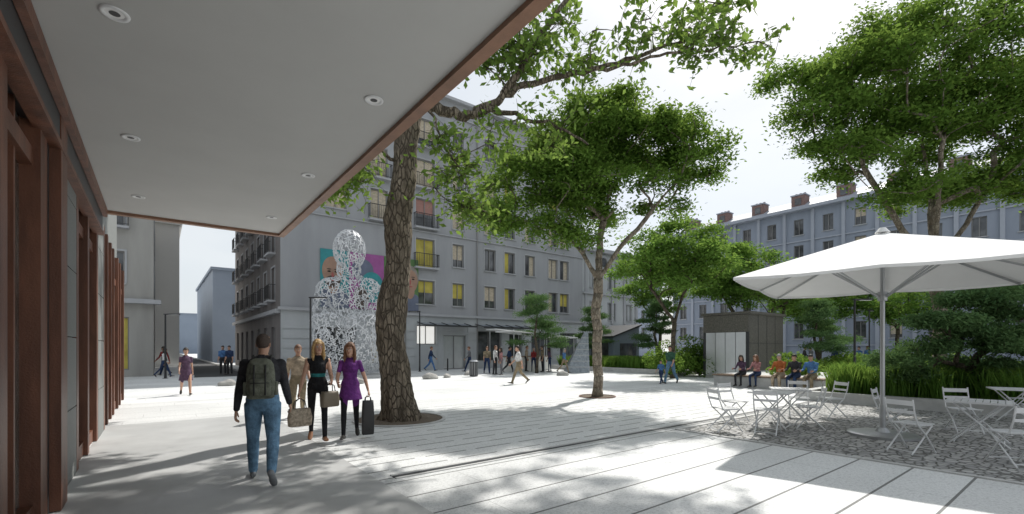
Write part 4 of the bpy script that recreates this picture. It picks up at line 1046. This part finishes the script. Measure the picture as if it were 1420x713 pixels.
    for a in range(nv_):
        for j in range(nu):
            f = (a*nu+j, (a+1)*nu+j, (a+1)*nu+(j+1) % nu, a*nu+(j+1) % nu); cc = np.mean([V0[q] for q in f], 0)
            if cc[1] < -.035 and cc[2] < .062: continue
            if cc[2] < (-.055 if cc[1] > .03 else .0 if cc[1] > -.01 else .03): continue
            hb.f.append(f); hb.m.append(k)
    if hl == 'long':
        hb.ell_loft([(HP(0, .045, .07), hX*.05*s, hF*.04*s), (HP(0, .062, .02), hX*.084*s, hF*.052*s), (HP(0, .062, -.06), hX*.088*s, hF*.055*s), (HP(0, .066, -.14), hX*.092*s, hF*.05*s), (HP(.005, .07, -.21), hX*.08*s, hF*.04*s), (HP(.01, .068, -.27), hX*.045*s, hF*.02*s)], hair, 14)
        for sd in (-1, 1):
            hb.tube([HP(sd*.03, -.06, .10), HP(sd*.066, -.055, .06), HP(sd*.082, -.03, 0), HP(sd*.084, -.015, -.08), HP(sd*.09, -.03, -.16), HP(sd*.085, -.045, -.23)], [.014*s, .022*s, .024*s, .028*s, .028*s, .008*s], hair, 8)
    if hl == 'bun': hb.ball(HP(0, .105, .06), .035*s, hair, 10, 8)
    hb.make("hair", e, True)
    return e, P, gripL, gripR, s
# -- near man with backpack
e, P, gL, gR, s = human("man_with_backpack", -3.12, 5.78, (-.42, 1), 1.87, pose=dict(L=(16, 6, 3, -6), R=(-12, 30, 3, 42), aL=(-10, 20, 11, -3), aR=(8, 26, 11, -3), lean=3), torso=charcoal, legs=jeans, shoe=m_shoe_g, hair=hair_z, hl='buzz', vox=.0085, loose=1.1, yaw=-8)
def rbox(mb, c, hx, hy, secs, mat, n=20, pw=3.5):
    rings = []
    for z, k in secs:
        ring = []
        for j in range(n):
            t = 2*math.pi*j/n; ct, st = math.cos(t), math.sin(t)
            ring.append((c[0]+hx*k*math.copysign(abs(ct)**(2/pw), ct), c[1]+hy*k*math.copysign(abs(st)**(2/pw), st), c[2]+z))
        rings.append(ring)
    mb.loft(rings, mat)
mb = MB()
zb = P.z+.30
rbox(mb, (0, .225, zb), .155, .085, [(-.25, .8), (-.235, .95), (-.12, 1.03), (.05, 1.), (.16, .9), (.215, .7), (.235, .4)], m_pack)
rbox(mb, (0, .32, zb-.09), .115, .035, [(-.12, .8), (-.11, 1), (.06, 1.), (.09, .8)], m_pack)
rbox(mb, (0, .312, zb+.115), .10, .03, [(-.06, .9), (-.05, 1), (.03, .9), (.05, .7)], m_pack)
for sd in (-1, 1):
    rbox(mb, (sd*.165, .22, zb-.12), .022, .05, [(-.09, .9), (.05, 1), (.07, .8)], m_pack)
    mb.tube([(sd*.09, .16, zb+.19), (sd*.10, .06, zb+.265), (sd*.105, -.07, zb+.24), (sd*.12, -.15, zb+.08), (sd*.15, -.10, zb-.08), (sd*.15, .12, zb-.16)], .014, m_strap, 8)
    mb.bar((sd*.06, .357, zb-.2), (sd*.06, .345, zb+.16), .018, .006, m_strap, (0, 1, 0))
mb.tube([(-.04, .17, zb+.22), (-.03, .16, zb+.275), (.03, .16, zb+.275), (.04, .17, zb+.22)], .008, m_strap, 8)
mb.bar((-.1, .358, zb-.055), (.1, .358, zb-.055), .006, .008, m_strap)
mb.make("backpack", e, True)
def bag(parent, grip, w_, d, h, mat, strap_h=.2, rz=0.):
    c = (grip.x, grip.y, grip.z-strap_h)
    mb = MB(); rbox(mb, (0, 0, -h/2), w_/2, d/2, [(-h*.5, .88), (-h*.47, .98), (0, 1.03), (h*.35, .93), (h*.5, .86)], mat, 20, 4)
    for sd in (-1, 1): mb.tube([(-w_*.25, sd*d*.35, -.03), (-w_*.2, sd*d*.2, strap_h*.7), (0, sd*d*.05, strap_h), (w_*.2, sd*d*.2, strap_h*.7), (w_*.25, sd*d*.35, -.03)], .008, m_strap, 6)
    mb.make("bag", parent, True, c, rz)
m_hb = M("handbag_print", (.40, .33, .25), .6, .5, 25); m_hbk = M("handbag_leather", (.03, .028, .028), .45, .1); m_hbo = M("handbag_olive", (.16, .13, .09), .5, .15)
# -- women
e, P, gL, gR, s = human("woman_in_black", -3.45, 8.2, (.45, -1), 1.82, True, dict(L=(22, 8, 1, -8), R=(-12, 22, 1, 30), aL=(14, 62, 12, -14), aR=(4, 14, 14, 0), curlL=55, curlR=60, lean=2), torso=black, legs=black, sleeve=0, shoe=m_shoe_b, hair=hair_b, hl='long', vox=.0085, yaw=14, band=teal)
bag(e, gR, .38, .16, .30, m_hb, .18, .3); bag(e, gL, .32, .14, .26, m_hbo, .14, .5)
e, P, gL, gR, s = human("woman_in_purple", -2.98, 8.5, (.3, -1), 1.78, True, dict(L=(-14, 22, 1, 30), R=(20, 8, 1, -8), aL=(4, 16, 20, -6), aR=(12, 60, 12, -18), curlL=60, lean=2), torso=purple, legs=black, sleeve=1, shoe=m_shoe, hair=hair_r, hl='long', skirt=purple, skirt_len=.24, vox=.0085, yaw=-12)
bag(e, gL, .22, .10, .62, m_hbk, .08, .2)
human("man_in_beige", -5.1, 11.0, (.5, -1), 1.80, False, WALK_B, torso=beige, legs=khaki, sleeve=2, hair=hair_r, hl='short', vox=.012)
human("woman_in_dress", -11.45, 16.2, (.8, -1), 1.72, True, WALK_A, torso=mauve, legs=None, sleeve=1, hair=hair_d, hl='bun', skirt=mauve, skirt_len=.38, vox=.014)
human("man_walking", .3, 21.2, (-1, -.15), 1.82, False, WALK_A, torso=whitec, legs=khaki, sleeve=2, vox=.014, hair=hair_d)
human("man_in_green", 7.35, 21.4, (-.6, -.6), 1.82, False, WALK_B, torso=greenc, legs=jeans, sleeve=2, vox=.014)
human("child", 6.85, 21.2, (-.6, -.6), 1.12, False, WALK_A, torso=blue, legs=navy, sleeve=2, vox=.012)
PP = [(-19.6, 26, (1, .1), whitec, navy, WALK_A, 1), (-17.5, 28.6, (0, -1), navy, charcoal, STAND, 0), (-18.1, 28.9, (.3, -1), blue, charcoal, STAND, 0), (-5.8, 33, (1, 0), navy, blue, WALK_B, 0),
      (-1.05, 28.5, (1, -.4), whitec, charcoal, STAND, 0), (-.65, 28.2, (-1, -.4), pinkc, grey, STAND, 1), (-1.6, 29.5, (.2, -1), khaki, navy, WALK_A, 0), (1.5, 32, (0, -1), red, navy, STAND, 1), (1.0, 32.3, (1, 0), beige, charcoal, STAND, 0),
      (24.5, 35, (1, 0), navy, charcoal, WALK_A, 0), (25.6, 34, (-1, -.2), blue, charcoal, WALK_B, 0), (26.6, 34.5, (0, 1), blue, navy, STAND, 0), (27.4, 35.5, (0, 1), blue, navy, STAND, 1), (22.8, 36, (1, -.5), charcoal, navy, WALK_A, 0), (20.0, 37, (-1, 0), whitec, khaki, WALK_B, 1), (-20.8, 27.6, (-1, 0), red, navy, WALK_B, 0),
      (2.1, 31.6, (-1, -.3), khaki, charcoal, STAND, 0), (2.6, 31.9, (-.6, .3), mauve, navy, STAND, 1), (-.2, 31.0, (1, .2), navy, charcoal, WALK_A, 0), (-2.9, 31.5, (-1, -.2), grey, navy, WALK_B, 0), (3.4, 30.2, (.8, -.6), blue, khaki, WALK_A, 1), (21.4, 33, (-1, 0), grey, navy, WALK_B, 0), (18.2, 34.5, (1, -.2), navy, charcoal, WALK_A, 0)]
for X, D, f, t, l, ps, fm in PP:
    human("pedestrian", X, D, f, 1.68 if fm else 1.8, bool(fm), ps, torso=t, legs=l, sleeve=random.choice([2, 4]), hair=random.choice([hair_d, hair_r, hair_g]), hl='long' if fm else 'short', vox=.02)
def inv(x, y): return (CA*x-SA*y, SA*x+CA*y)
for (x, y, t, l, hr, fm, yw) in [(19.5, 9.55, mauve, charcoal, hair_d, 1, 20), (19.5, 8.95, pinkc, navy, hair_r, 1, -20), (19.5, 8.05, orange, beige, hair_g, 0, 25), (19.5, 7.5, charcoal, navy, hair_d, 0, -15), (19.55, 6.95, blue, khaki, hair_d, 0, 10)]:
    X, D = inv(x+.12, y); human("seated_person", X, D, inv(-1, 0), 1.68 if fm else 1.78, bool(fm), SIT, torso=t, legs=l, hair=hr, hl='long' if fm else 'short', vox=.014, yaw=yw)
print("done", len(bpy.data.objects))
